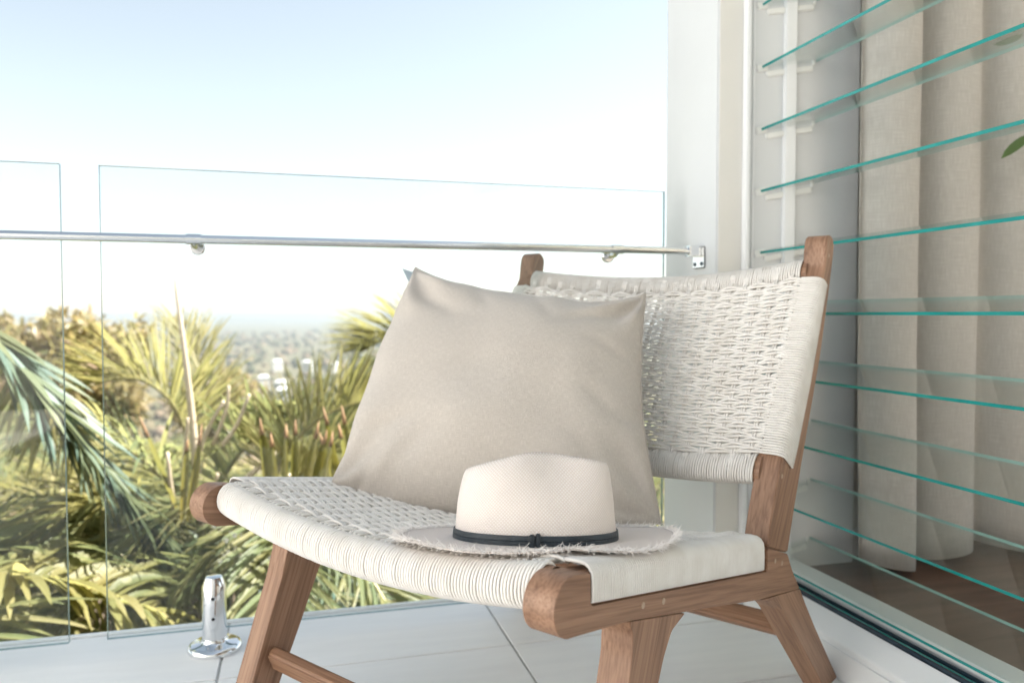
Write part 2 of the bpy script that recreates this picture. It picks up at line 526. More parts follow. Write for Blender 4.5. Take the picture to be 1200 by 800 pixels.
# blades: outer edge low, inner edge a little higher
BD, BT, DZ = .150, .006, .028
ang = math.asin(DZ / BD)
bm_ = MB()
Y0, Y1 = WY0 + .02 - .5, 1.588 - .5
ca, sa = math.cos(ang), math.sin(ang)
def bp(u, w, y): return (u * ca - w * sa, y, u * sa + w * ca)
V = [bp(u, w, y) for y in (Y0, Y1) for u, w in ((0, 0), (BD, 0), (BD, BT), (0, BT))]
bm_.add(V, [(3, 2, 6, 7), (0, 4, 5, 1)], 0)
bm_.add(V, [(0, 3, 7, 4), (0, 1, 2, 3), (4, 7, 6, 5)], 1)
bm_.add(V, [(1, 5, 6, 2)], 2)
blade_me = bm_.mesh('louvre_blade')
clip = MB()
clip.box((-.004, -.004, -.0065), (BD * .97, .0105, .0115), M=Matrix.Rotation(-ang, 4, 'Y'))
clip.box((-.012, -.012, -.006), (.016, .009, .0095), M=Matrix.Rotation(-ang, 4, 'Y'))
clip.box((.010, -.013, -.020), (.135, .006, -.0068), M=Matrix.Rotation(-ang, 4, 'Y'))
clip.tube([(.135, 0, .026), (.142, 0, .0255)], .012, (0, 1, 0), 10)
clip_me = clip.mesh('clip'); bevel_mesh(clip_me, .002, 2)
for k in range(-7, 9):
    z = BZ0 + BP * k
    if z < .135: continue
    b = link('louvre_blade', blade_me, [MAT['blade_glass'], MAT['blade_edge'], MAT['blade_edge_pale']], win, (0, 0, z - .1 - BT / 2))
    link('clip', clip_me, MAT['plastic'], b, (0, 1.5885 - .5, 0))

# ---- curtain
def curtain(name, x0, x1, ybase, folds, label, seed):
    nx, nz = 220, 40
    V = []; UV = []
    random.seed(seed)
    ph = random.random() * 6
    for j in range(nz + 1):
        fz = j / nz
        z = .112 + (2.52 - .112) * fz
        for i in range(nx + 1):
            u = i / nx
            x = x0 + (x1 - x0) * u
            a = u * folds * 2 * math.pi + ph + .7 * math.sin(u * 7 + 1)
            amp = .050 + .014 * math.sin(u * 9 + seed)
            y = ybase + amp * (math.tanh(1.5 * math.sin(a)) + .18 * math.sin(2 * a + 1)) + .012 * noise.noise((x * 6, z * 1.1, seed)) - .03 * (1 - fz) * math.exp(-u * 6)
            y -= .045 * math.exp(-u * 28)
            x += .022 * math.cos(a) + .012 * noise.noise((x * 3, z * 1.5, seed + 4)) * (1 - fz)
            zz = z + (1 - fz) ** 6 * (.018 * math.sin(a * .5 + 1) + .010)
            V.append((x, y, zz)); UV.append((u * (x1 - x0) * 1.5, z))
    m = MB()
    m.add(V, [(j * (nx + 1) + i, j * (nx + 1) + i + 1, (j + 1) * (nx + 1) + i + 1, (j + 1) * (nx + 1) + i) for j in range(nz) for i in range(nx)])
    me = m.mesh(name, True)
    uv = me.uv_layers.new(name='UVMap')
    li = np.zeros(len(me.loops), int); me.loops.foreach_get('vertex_index', li)
    uv.data.foreach_set('uv', np.array(UV)[li].ravel())
    o = link(name, me, MAT['curtain'])
    sm = o.modifiers.new('thick', 'SOLIDIFY'); sm.thickness = .0015
    return tag(o, label, 'curtain')
curtain('curtain', 1.245, 2.95, 1.522, 9.0, 'long beige linen curtain hanging in folds behind the louvres', 3)

# ================================================================== BALUSTRADE
GY = 1.72
def glass_panel(x0, x1, label):
    m = MB()
    w_, h_, t_ = x1 - x0, .954, .0055
    V = [(x, y, z) for y in (-t_, t_) for x, z in ((0, 0), (w_, 0), (w_, h_), (0, h_))]
    m.add(V, [(0, 1, 2, 3), (7, 6, 5, 4)], 0)
    m.add(V, [(0, 4, 5, 1), (1, 5, 6, 2), (2, 6, 7, 3), (3, 7, 4, 0)], 1)
    o = m.build('glass_balustrade', [MAT['glass'], MAT['glass_edge']], loc=(x0, GY, .041))
    return tag(o, label, 'glass panel', 'frameless glass balustrade panels')
glass_panel(-.3765, .857, 'long frameless glass balustrade panel behind the woven chair, reaching the column')
glass_panel(-1.70, -.4465, 'glass balustrade panel at the left edge of the photo, cut by the frame')

def spigot(x, label):
    r = empty('glass_spigot', (x, 1.712, 0))
    tag(r, label, 'spigot', 'steel spigots clamping the glass')
    m = MB(); m.lathe([(.0535, 0), (.0545, .004), (.0540, .009), (.0500, .0135), (.0440, .0155), (.030, .0175), (.0265, .0195), (.0255, .024)], sides=40)
    m.build('base_plate', MAT['steel'], r, smooth=True, sharp=R(50))
    m = MB(); m.lathe([(.0235, .015), (.0245, .022), (.0245, .134), (.0165, .153), (.013, .1545)], sides=40)
    m.build('post', MAT['steel'], r, smooth=True, sharp=R(25))
    for z in (.072, .114):
        m = MB(); Mx = Matrix.Translation((0, -.0243, z)) @ Matrix.Rotation(R(90), 4, 'X')
        m.lathe([(.0058, -.001), (.0058, .0010), (.0044, .0012)], sides=16, M=Mx)
        s_ = m.build('screw', MAT['steel'], r, smooth=True, sharp=R(30))
        m = MB(); m.lathe([(.0038, .0012), (.0037, .0014)], sides=6, M=Mx)
        m.build('socket', MAT['black'], s_)  # flat black hexagon, the shade of the recess as its colour
    return r
spigot(-.172, 'polished steel glass spigot on the white tiles left of the chair')
spigot(-.72, 'polished steel glass spigot of the panel at the left edge')
spigot(.62, 'polished steel glass spigot hidden behind the chair seat')

# ---- handrail
RY, RZ, RR = 1.655, .848, .0085
hr = empty('handrail', (0, RY, RZ))
tag(hr, 'thin polished steel handrail running along the glass to the column', 'handrail')
m = MB(); m.tube([(-1.7, 0, 0), (.2, 0, 0), (.893, 0, 0)], RR, sides=20)
m.build('rail_tube', MAT['steel'], hr, smooth=True, sharp=R(50))
for x in (-.195, .708, -1.1):
    q = empty('standoff', (x, 0, 0), parent=hr)
    m = MB()
    Mx = Matrix.Translation((0, GY - RY - .0065, -.012)) @ Matrix.Rotation(R(90), 4, 'X')
    m.lathe([(.015, 0), (.015, .007), (.013, .009)], sides=28, M=Mx)
    m.build('glass_disc', MAT['steel'], q, smooth=True, sharp=R(30))
    m = MB(); m.tube([(0, GY - RY - .016, -.012), (0, .012, -.012), (0, .003, -.008), (0, 0, -.004)], .0058, (1, 0, 0), 12)
    m.build('arm', MAT['steel'], q, smooth=True, sharp=R(50))
    m = MB(); m.tube([(-.014, 0, 0), (.014, 0, 0)], .0105, sides=18)
    m.build('saddle', MAT['steel'], q, smooth=True, sharp=R(50))
br = empty('end_bracket', (.92, 0, 0), parent=hr)
m = MB(); m.box((-.0045, -.026, -.040), (-.0005, .030, .010)); m.build('wall_plate', MAT['steel'], br, bevel=.002)
m = MB(); m.box((-.034, -.0125, -.0125), (-.005, .0125, .0125)); m.build('clamp', MAT['steel'], br, bevel=.0015)
for y in (-.014, .018):
    m = MB(); m.lathe([(.0046, 0), (.0046, .0015), (.003, .003)], sides=14, M=Matrix.Translation((-.0045, y, -.030)) @ Matrix.Rotation(R(-90), 4, 'Y'))
    m.build('screw', MAT['track'], br, smooth=True, sharp=R(40))

# ================================================================== CHAIR
CA, CO, CW = .6165, (.249, .750, 0), .665
chair = empty('lounge_chair', CO, CA)
tag(chair, 'low teak lounge chair with woven off-white cord seat and back', 'chair')
TH = .020      # half thickness of the side frames

def set_grain(me, axis):
    d = Vector(axis).normalized()
    e1 = d.orthogonal().normalized(); e2 = d.cross(e1)
    sh = random.random() * 9
    at_ = me.attributes.new('gc', 'FLOAT_VECTOR', 'POINT')
    co = np.zeros(len(me.vertices) * 3); me.vertices.foreach_get('co', co); co = co.reshape(-1, 3)
    g = np.stack([co @ np.array(d) + sh, co @ np.array(e1) + sh * .37, co @ np.array(e2) + sh * .21], 1)
    at_.data.foreach_set('vector', g.ravel())

def fillet(poly, r, seg=4):
    """round the corners of a 2-D outline"""
    out = []; n = len(poly)
    for i in range(n):
        a, p, b = np.array(poly[i - 1]), np.array(poly[i]), np.array(poly[(i + 1) % n])
        la, lb = np.linalg.norm(a - p), np.linalg.norm(b - p)
        d = min(r, .45 * la, .45 * lb)
        p0, p1 = p + (a - p) / la * d, p + (b - p) / lb * d
        for k in range(seg + 1):
            t = k / seg
            out.append(tuple((1 - t) ** 2 * p0 + 2 * t * (1 - t) * p + t * t * p1))
    return out

def slab(name, poly, t0, t1, axis, bev=.006, parent=None, rad=.006):
    """polygon in (s,z) extruded from t0 to t1"""
    poly = fillet(poly, rad); m = MB(); n = len(poly)
    V = [(s, t, z) for t in (t0, t1) for s, z in poly]
    m.add(V, [tuple(range(n)), tuple(range(2 * n - 1, n - 1, -1))] + [(i, n + i, n + (i + 1) % n, (i + 1) % n) for i in range(n)])
    me = m.mesh(name)
    if bev: bevel_mesh(me, bev, 3)
    set_grain(me, axis)
    return link(name, me, MAT['teak'], parent or chair)

def zbot(s): return .379 - .225 * s
def znotch(s): return .3995 - .185 * s
def ztop(s): return .440 - .165 * s

tipc_ = (.010, .4010)
rail_poly = [(tipc_[0] + .032 * math.cos(R(a)), tipc_[1] + .032 * math.sin(R(a))) for a in range(90, 271, 12)] + [(.128, zbot(.128)), (.25, zbot(.25)), (.40, zbot(.40)), (.515, .2632), (.69, .2320),
             (.672, .252), (.650, .277), (.630, .3065), (.5425, .3365), (.5425, znotch(.5425)), (.0445, znotch(.0445)), (.0445, .4270)]
core_poly = [(.040, znotch(.04) - .006), (.56, znotch(.56) - .006), (.541, ztop(.53) - .0055), (.040, ztop(.04) - .0065)]
post_poly = [(.5425, .3375), (.6305, .3075), (.655, .365), (.690, .44), (.735, .53), (.780, .62), (.822, .73), (.848, .805), (.852, .826), (.846, .838), (.834, .844), (.820, .8425), (.811, .834), (.8065, .815), (.803, .785), (.594, .458), (.560, .385)]
fleg_poly = [(.122, zbot(.122) - .0008), (.130, .335), (.128, .305), (.116, .26), (.09, .19), (.056, .095), (.018, 0), (.074, 0), (.113, .09), (.152, .17), (.182, .235), (.205, .282), (.225, .308), (.262, zbot(.262) - .0008)]
rleg_poly = [(.515, .2624), (.69, .2312), (.716, .2), (.770, .140), (.905, 0), (.838, 0), (.745, .09), (.673, .159), (.610, .219), (.570, .246)]
for sgn, tc_ in ((1, 0.0), (-1, CW)):
    slab('side_rail', rail_poly, tc_ - TH, tc_ + TH, (1, 0, -.2), .011)
    slab('rail_core', core_poly, tc_ - TH + .0055, tc_ + TH - .0055, (1, 0, -.2), .004)
    slab('back_post', post_poly, tc_ - TH, tc_ + TH, (.534, 0, .845), .007)
    slab('front_leg', fleg_poly, tc_ - TH - .0012, tc_ + TH + .0012, (.35, 0, .9), .007)
    slab('rear_leg', rleg_poly, tc_ - TH - .0008, tc_ + TH + .0008, (-.7, 0, .7), .007)
    # dowel plugs on the outer face
    to = tc_ - sgn * (TH)
    for (s, z) in ((.155, .3600), (.205, .3505), (.575, .308), (.605, .297), (.822, .806), (.60, .4395)):
        m = MB(); Mx = Matrix.Translation((s, to, z)) @ Matrix.Rotation(R(90 * sgn), 4, 'X')
        m.lathe([(.0040, -.001), (.0040, .0004), (.0034, .0006)], sides=14, M=Mx)
        me = m.mesh('dowel_plug', True, R(40)); set_grain(me, (0, 1, 0)); link('dowel_plug', me, MAT['plug'], chair)

def stretcher(s, z, h=.036, w=.022, tilt=0):
    m = MB()
    Mx = Matrix.Translation((s, 0, z)) @ Matrix.Rotation(tilt, 4, 'Y')
    m.box((-w / 2, TH + .0005, -h / 2), (w / 2, CW - TH - .0005, h / 2), M=Mx)
    me = m.mesh('stretcher'); bevel_mesh(me, .005, 3); set_grain(me, (0, 1, 0)); link('stretcher', me, MAT['teak'], chair)
stretcher(.100, .130, tilt=R(-22)); stretcher(.735, .142, tilt=R(45))

# ---- cord weave
CR = .00235
WP = .0315
t_in0, t_in1 = TH, CW - TH
NW = int(round((t_in1 - t_in0) / WP)); WP = (t_in1 - t_in0) / NW
SAG, BOW = .030, .042
def curve01(t):
    u = np.clip((np.asarray(t, float) - t_in0) / (t_in1 - t_in0), 0, 1)
    return 1 - (2 * u - 1) ** 2

def seat_pt(s, t, off=0.):
    s = np.asarray(s, float); t = np.asarray(t, float)
    z = ztop(s) - SAG * curve01(t) + off
    return np.stack([s + 0 * z + off * .165, t + 0 * z, z], -1)

BV = np.array([.534, 0, .845]); BN = np.array([-.845, 0, .534]); B0 = np.array([.582, 0, .440])
def back_pt(v, t, off=0.):
    v = np.asarray(v, float); t = np.asarray(t, float)
    n = -BOW * curve01(t) + off
    return B0 + v[..., None] * BV + n[..., None] * BN + t[..., None] * np.array([0, 1, 0])

seat_w = empty('seat_weave', (0, 0, 0), parent=chair)
back_w = empty('back_weave', (0, 0, 0), parent=chair)

AM = .0033
tt = np.linspace(t_in0 - .004, t_in1 + .004, NW * 7 + 1)
def jit(n, a): return rng.normal(0, a, n)
# seat: weft courses run side to side and wrap over the rails
CP = .0094
s0, s1 = .046, .528
NC = int((s1 - s0) / CP)
for i in range(NC):
    m = MB()
    for k in (0, 1):
        s = s0 + (i + .25 + .5 * k) * CP
        ph = np.pi * ((tt - t_in0) / WP - .5)
        wav = np.cos(ph + np.pi * (i % 2))
        off = .0005 + AM * np.sign(wav) * np.abs(wav) ** .75 + rng.normal(0, .0003)
        wob = .0008 * np.sin(tt * 40 + i) + rng.normal(0, .0003)
        ss = s + wob + (-.0011 if k == 0 else .0011) * np.clip(wav, -.5, 1)
        mid = seat_pt(ss, tt, off)
        zt = ztop(s)
        zb = znotch(s) + .0050
        def wrap(sign, tc):
            P = []
            for dt, dz in ((.016, .0018), (.0, .0030), (-.010, .0024), (-.0155, -.0005), (-.0190, -.006), (-.0200, -.014), (-.0203, -.026)):
                P.append((s, tc + sign * dt, zt + dz))
            P.append((s, tc - sign * .0203, zb)); P.append((s, tc - sign * .015, zb - .0015))
            return np.array(P)
        a = wrap(1, 0.0)[::-1]; b = wrap(-1, CW)
        m.tube(np.concatenate([a, mid, b]), np.concatenate([np.full(len(a), .00222), np.full(len(mid), CR), np.full(len(b), .00222)]) + jit(1, .00006), (1, 0, .1), 6)
    m.build('weft_cord', MAT['cord'], seat_w, smooth=True)
# seat: warp pairs front to back
sv = np.linspace(.022, .545, NC * 4)
for j in range(NW):
    m = MB()
    tj = t_in0 + (j + .5) * WP
    for k in (-1, 0, 1):
        t = tj + k * .0047
        ph = np.pi * ((sv - s0) / CP - .5)
        wv = np.cos(ph + np.pi * (j % 2))
        fade = np.clip((sv - .034) / .025, 0, 1)
        off = -.0004 + (-.0018 * wv) * fade + .0012 * (1 - fade) - .010 * np.clip((.030 - sv) / .008, 0, 1) ** 1.5
        P = seat_pt(sv, t + .004 * (1 - fade) * k + .0004 * np.sin(sv * 60 + j), off)
        m.tube(P, CR, (0, 1, 0), 5)
    m.build('warp_cord', MAT['cord'], seat_w, smooth=True)
# cross rails wrapped in cord
def rail_wrap(name, parent, cfun, e1, e2, a, b, t0, t1, pitch=.0049):
    m = MB(); mr = MB()
    ph = np.linspace(0, 2 * np.pi, 18, endpoint=False)
    for t in np.arange(t0, t1, pitch):
        c = cfun(t)
        aa, bb = a + rng.normal(0, .00015), b + rng.normal(0, .00015)
        sl = .0004 * np.sin(t * 2 * np.pi / WP)
        P = c + np.cos(ph)[:, None] * e1 * aa + np.sin(ph)[:, None] * e2 * bb + np.outer(sl * (np.cos(ph - .6)) + rng.normal(0, .00012), (0, 1, 0))
        m.tube(P, CR * .95, (0, 1, 0), 5, closed=True)
    o = m.build(name, MAT['cord'], parent, smooth=True)
    ts = np.linspace(t0 - .012, t1 + .012, 30)
    C = np.array([cfun(t) for t in ts])
    ph2 = np.linspace(0, 2 * np.pi, 14, endpoint=False)
    V = (C[:, None, :] + np.cos(ph2)[None, :, None] * e1 * (a - .002) + np.sin(ph2)[None, :, None] * e2 * (b - .002)).reshape(-1, 3)
    F = [(i * 14 + k, i * 14 + (k + 1) % 14, (i + 1) * 14 + (k + 1) % 14, (i + 1) * 14 + k) for i in range(29) for k in range(14)]
    mr.add(V, F); me = mr.mesh('cross_rail', True); set_grain(me, (0, 1, 0)); link('cross_rail', me, MAT['teak'], chair)
    return o
X1 = np.array([1., 0, 0]); Z1 = np.array([0, 0, 1.])
rail_wrap('rail_wrap', seat_w, lambda t: np.array([.022, t, ztop(.022) - .0255 - SAG * curve01(t)]), X1, Z1, .021, .0245, t_in0 + .003, t_in1)
rail_wrap('rail_wrap', seat_w, lambda t: np.array([.545, t, ztop(.545) - .022 - SAG * curve01(t)]), X1, Z1, .020, .020, t_in0 + .003, t_in1)
# back weave
VL = .404
v0, v1 = .036, .388
NB = int((v1 - v0) / CP)
def post_w(v):
    z = .44 + v * .845
    return np.interp(z, [.45, .5, .6, .75, .8], [.066, .068, .064, .044, .036])
for i in range(NB):
    m = MB()
    for k in (0, 1):
        v = v0 + (i + .25 + .5 * k) * CP
        ph = np.pi * ((tt - t_in0) / WP - .5)
        wav = np.cos(ph + np.pi * (i % 2))
        off = .0042 + AM * np.sign(wav) * np.abs(wav) ** .75 + rng.normal(0, .0003)
        vv = v + .0008 * np.sin(tt * 37 + i * 2) + rng.normal(0, .0003) + (-.0011 if k == 0 else .0011) * np.clip(wav, -.5, 1)
        mid = back_pt(vv, tt, off)
        pw = post_w(v) - .021
        def wrap(sign, tc):
            P = []
            for dt, n in ((.014, .0045), (-.002, .0048), (-.0115, .0040), (-.0175, .0012), (-.0213, -.004), (-.0224, -.012), (-.0224, -.6 * pw), (-.0222, -pw), (-.017, -pw - .001)):
                P.append(B0 + BV * v + BN * n + np.array([0, tc + sign * dt, 0]))
            return np.array(P)
        m.tube(np.concatenate([wrap(1, 0)[::-1], mid, wrap(-1, CW)]), np.concatenate([np.full(9, .00222), np.full(len(mid), CR), np.full(9, .00222)]) + jit(1, .00006), BV, 6)
    m.build('weft_cord', MAT['cord'], back_w, smooth=True)
vs = np.linspace(.005, .415, NB * 4)
for j in range(NW):
    m = MB()
    tj = t_in0 + (j + .5) * WP
    for k in (-1, 1):
        t = tj + k * .0025
        ph = np.pi * ((vs - v0) / CP - .5)
        wv = np.cos(ph + np.pi * (j % 2))
        P = back_pt(vs, t + .0004 * np.sin(vs * 60 + j) + 0 * vs, .0030 - .0018 * wv)
        m.tube(P, CR, (0, 1, 0), 5)
    m.build('warp_cord', MAT['cord'], back_w, smooth=True)
rail_wrap('rail_wrap', back_w, lambda t: back_pt(np.array(.408), np.array(t), -.010), BV, BN, .0225, .0150, t_in0 + .003, t_in1)
rail_wrap('rail_wrap', back_w, lambda t: back_pt(np.array(.016), np.array(t), -.010), BV, BN, .0260, .0165, t_in0 + .003, t_in1)

# ================================================================== PILLOW
CREASES = [(-.92, .80, -.45, .45, .008, .07), (.93, .86, .42, .50, .009, .07), (.15, .92, .30, .45, .005, .06), (-.35, .93, -.20, .55, .006, .06), (-.95, -.55, -.50, -.48, .007, .06), (.95, -.30, .55, -.15, .006, .06), (.97, .25, .62, .30, .005, .05), (-.80, -.92, -.35, -.55, .009, .07), (.85, -.9, .5, -.5, .008, .07)]
def make_pillow():
    BL = Vector((.052, 1.392, .380)); BR_ = Vector((.576, 1.138, .352)); TR = Vector((.665, 1.395, .748)); TL = Vector((.238, 1.640, .806))
    cen = (BL + BR_ + TR + TL) / 4
    nrm = ((BR_ - BL).cross(TL - BL)).normalized()      # towards the camera
    if nrm.dot(Vector((0, -1, 0))) < 0: nrm = -nrm
    n = 72
    m = MB(); UV = []
    def P(u, v, side):
        uu = u * (1 - (.18 if u > 0 else .075) * (1 - v * v))
        vv = v * (1 - (.285 * (1 + .2 * u) if v > 0 else .02) * (1 - u * u) ** .8)
        uu, vv = uu * math.sqrt(1 - .42 * vv * vv / 2) * 1.09, vv * math.sqrt(1 - .42 * uu * uu / 2) * 1.09
        a, b = (uu + 1) / 2, (vv + 1) / 2
        p = BL * (1 - a) * (1 - b) + BR_ * a * (1 - b) + TR * a * b + TL * (1 - a) * b
        e = max(0, (1 - abs(u) ** 2.4)) ** .55 * max(0, (1 - abs(v) ** 2.4)) ** .55
        e = max(e, .20 * max(0, 1 - max(abs(u), abs(v)) ** 6) ** .5)
        T = .100 if side > 0 else .060
        d = T * e * (1 - .12 * v)
        # soft wrinkles running in from the corners and edges
        edge = 1 - e
        w = noise.noise((u * 2.2 + 3, v * 2.2, 1.3 * side)) * .013 * e ** .5
        for (cu, cv) in ((-1, 1), (1, 1), (-1, -1), (1, -1)):
            du, dv = u - cu, v - cv
            r = math.hypot(du, dv); th = math.atan2(dv, du)
            w += .0090 * math.sin(th * 8 + cu * 2 + cv) * math.exp(-((r - .35) / .22) ** 2) * (1 if side > 0 else .6)
        # crease beside the lower left corner
        w -= .010 * math.exp(-(((u + .86) - .55 * (v + 1)) / .045) ** 2) * math.exp(-((v + .88) / .14) ** 2) if side > 0 else 0
        w += .006 * math.sin(u * 8 + noise.noise((u * 3, v, 2)) * 4) * math.exp(-((1 - v) / .2) ** 2) * e ** .3
        w += .005 * math.sin(v * 10 + noise.noise((u, v * 3, 5)) * 4) * math.exp(-((1 - abs(u)) / .16) ** 2) * e ** .3
        if side > 0:
            for (x0_, y0_, x1_, y1_, am, sg) in CREASES:
                lx, ly = x1_ - x0_, y1_ - y0_; ll = lx * lx + ly * ly
                tt_ = max(0, min(1, ((u - x0_) * lx + (v - y0_) * ly) / ll))
                dd_ = math.hypot(u - x0_ - lx * tt_, v - y0_ - ly * tt_ + .03 * math.sin(tt_ * 5))
                w -= am * math.exp(-(dd_ / sg) ** 2) * math.sin(math.pi * (.1 + .8 * tt_))
        q = p + nrm * (side * d + w)
        if u < -.7 and v < -.7:        # dog ear that turns up a little
            k = min(1, (-.7 - u) / .3) * min(1, (-.7 - v) / .3)
            q += nrm * .018 * k + Vector((0, 0, .012)) * k
        # the bottom flattens on the seat
        return q
    for side in (1, -1):
        V = []
        for j in range(n + 1):
            for i in range(n + 1):
                u = -1 + 2 * i / n; v = -1 + 2 * j / n
                u = math.copysign(1 - (1 - abs(u)) ** 1.25, u); v = math.copysign(1 - (1 - abs(v)) ** 1.25, v)
                V.append(tuple(P(u, v, side))); UV.append((u * .5 + side, v * .5))
        F = []
        for j in range(n):
            for i in range(n):
                q = (j * (n + 1) + i, j * (n + 1) + i + 1, (j + 1) * (n + 1) + i + 1, (j + 1) * (n + 1) + i)
                F.append(q if side > 0 else q[::-1])
        m.add(V, F)
    n2 = 60; per = []
    for (a0, b0, a1, b1) in ((-1, -1, 1, -1), (1, -1, 1, 1), (1, 1, -1, 1), (-1, 1, -1, -1)):
        for i in range(n2): per.append(tuple((P(a0 + (a1 - a0) * i / n2, b0 + (b1 - b0) * i / n2, 1) + P(a0 + (a1 - a0) * i / n2, b0 + (b1 - b0) * i / n2, -1)) / 2))
    return m, UV, (BL + BR_) / 2, np.array(per), nrm
m, UV, base, perim, pnrm = make_pillow()
m.v = [np.concatenate(m.v) - np.array(base)]
me = m.mesh('throw_pillow', True)
uv = me.uv_layers.new(name='UVMap')
li = np.zeros(len(me.loops), int); me.loops.foreach_get('vertex_index', li)
uv.data.foreach_set('uv', np.array(UV)[li].ravel())
pillow = empty('throw_pillow', base)
tag(pillow, 'square oatmeal linen throw pillow leaning on the woven backrest', 'pillow')
link('pillow_cover', me, MAT['linen'], pillow)
sm_ = MB(); sm_.tube(perim - np.array(base), .0022, np.array(pnrm), 6, closed=True)
me = sm_.mesh('seam', True); uvset(me, (np.concatenate(sm_.v)[:, [0, 2]] * 2).tolist()); link('seam', me, MAT['linen'], pillow)
# sewn-in label at the upper left edge
m = MB()
c = Vector((.226, 1.612, .775)) - base
m.add([c + Vector((.006, -.004, .012)), c + Vector((-.014, .010, .020)), c + Vector((.002, .004, -.016)), c + Vector((.006, .0, .012)) + Vector((0, .006, 0)), c + Vector((-.013, .014, .020)), c + Vector((.003, .010, -.016))],
      [(0, 1, 2), (5, 4, 3), (0, 3, 4, 1), (1, 4, 5, 2)])
m.build('sewn_label', MAT['tag'], pillow)

# ================================================================== HAT
def straw_mat():
    m, N, L, P = new_mat('toquilla_straw')
    tc = N.new('ShaderNodeTexCoord')
    def wave(rot):
        mp = N.new('ShaderNodeMapping'); mp.inputs['Rotation'].default_value = (0, 0, rot)
        L.new(tc.outputs['UV'], mp.inputs[0])
        w = N.new('ShaderNodeTexWave'); w.inputs['Scale'].default_value = 100; w.inputs['Distortion'].default_value = .6; w.inputs['Detail'].default_value = 1
        L.new(mp.outputs[0], w.inputs[0]); return w
    a, b = wave(R(45)), wave(R(-45))
    mx = N.new('ShaderNodeMath'); mx.operation = 'MULTIPLY'
    L.new(a.outputs['Fac'], mx.inputs[0]); L.new(b.outputs['Fac'], mx.inputs[1])
    r = ramp(N, [(0, (.74, .64, .58)), (.35, (.86, .795, .755)), (1, (.88, .825, .79))])
    L.new(mx.outputs[0], r.inputs[0]); L.new(r.outputs[0], P.inputs['Base Color'])
    P.inputs['Roughness'].default_value = .7
    bu = N.new('ShaderNodeBump'); bu.inputs['Strength'].default_value = .6; bu.inputs['Distance'].default_value = .0012
    L.new(mx.outputs[0], bu.inputs['Height']); L.new(bu.outputs[0], P.inputs['Normal'])
    t = N.new('ShaderNodeBsdfTranslucent'); t.inputs[0].default_value = (.9, .76, .68, 1)
    ms = N.new('ShaderNodeMixShader'); ms.inputs[0].default_value = .07
    L.new(P.outputs[0], ms.inputs[1]); L.new(t.outputs[0], ms.inputs[2]); L.new(ms.outputs[0], N['Material Output'].inputs[0])
    return m
MAT['straw'] = straw_mat()
MAT['fray'] = noise_mat('straw_fibre', (.84, .78, .74), (.89, .85, .82), 90, .8)

HC = Vector((.2975, .960, .4085))
hat = empty('straw_hat', HC, -YAW - R(4))
hat.rotation_euler = (R(-8.5), 0, -YAW - R(4))       # lies back on the sloping seat
tag(hat, 'pale straw fedora with dark navy band and frayed brim on the seat', 'hat')
CA_, CB_ = .1055, .087        # crown half length and width
def ring(a, b, z, ph, pw=2.25):
    c, s = math.cos(ph), math.sin(ph)
    k = (abs(c) ** pw + abs(s) ** pw) ** (-1 / pw)
    return [a * k * c, b * k * s, z]
NS = 120
def crown_pt(h, ph):
    """h 0..1 up the wall"""
    sc = 1 - .075 * h - .015 * h ** 3 - .035 * h ** 12
    x, y, _ = ring(CA_ * sc, CB_ * sc * (1 - .05 * h - .10 * h ** 3 - .08 * h ** 8), 0, ph, 2.25 + .25 * h)
    c = math.cos(ph)
    top = .1135 - .021 * (c * c + .02) ** .65 + .006 * c - .022 * max(0, math.sin(ph)) ** .7
    z = top * h
    # pinch on the side that faces the camera, right of the middle, and its twin behind
    for (p0, st) in ((-R(70), .020), (R(70), .020)):
        d = (ph - p0 + math.pi) % (2 * math.pi) - math.pi
        f = math.exp(-(d / .42) ** 2) * math.exp(-((h - .95) / .42) ** 2) * st
        x -= .15 * f; y -= f * math.copysign(1, math.sin(p0)) * 1.0
    y += .0015 * noise.noise((ph * 2, h * 3, 0)); x += .0012 * noise.noise((ph * 2, h * 3, 9))
    return (x, y, z)
def brim_z(r, ph):
    w = (r - CA_) / .075
    return .006 * math.sin(2 * ph + .9) * max(0, w) + .004 * math.sin(3 * ph + 2.) * max(0, w) + .004 * max(0, w) ** 2 * (1 if math.cos(ph) > 0 else -.4) - .001
hat_m = Matrix.Translation(HC) @ hat.rotation_euler.to_matrix().to_4x4()
ch_inv = (Matrix.Translation(CO) @ Matrix.Rotation(CA, 4, 'Z')).inverted()
def settle(x, y, z):
    """the soft brim rests on the seat: lift it where the weave or the rail stands higher"""
    c = ch_inv @ (hat_m @ Vector((x, y, z)))
    if c.x < -.03 or c.y < -.032: return z
    need = ztop(max(c.x, .0)) - SAG * float(curve01(c.y)) + .0085
    if abs(c.y) < .03: need += .002
    d = need - c.z
    return z + .5 * (d + math.sqrt(d * d + .000009)) if d > -.01 else z
m = MB(); UV = []
V = []
rows = []
NH = 26
for j in range(NH + 1):
    h = j / NH
    hh = h
    for k in range(NS):
        ph = 2 * math.pi * k / NS
        V.append(crown_pt(hh, ph)); UV.append((k / NS * .66, h * .11))
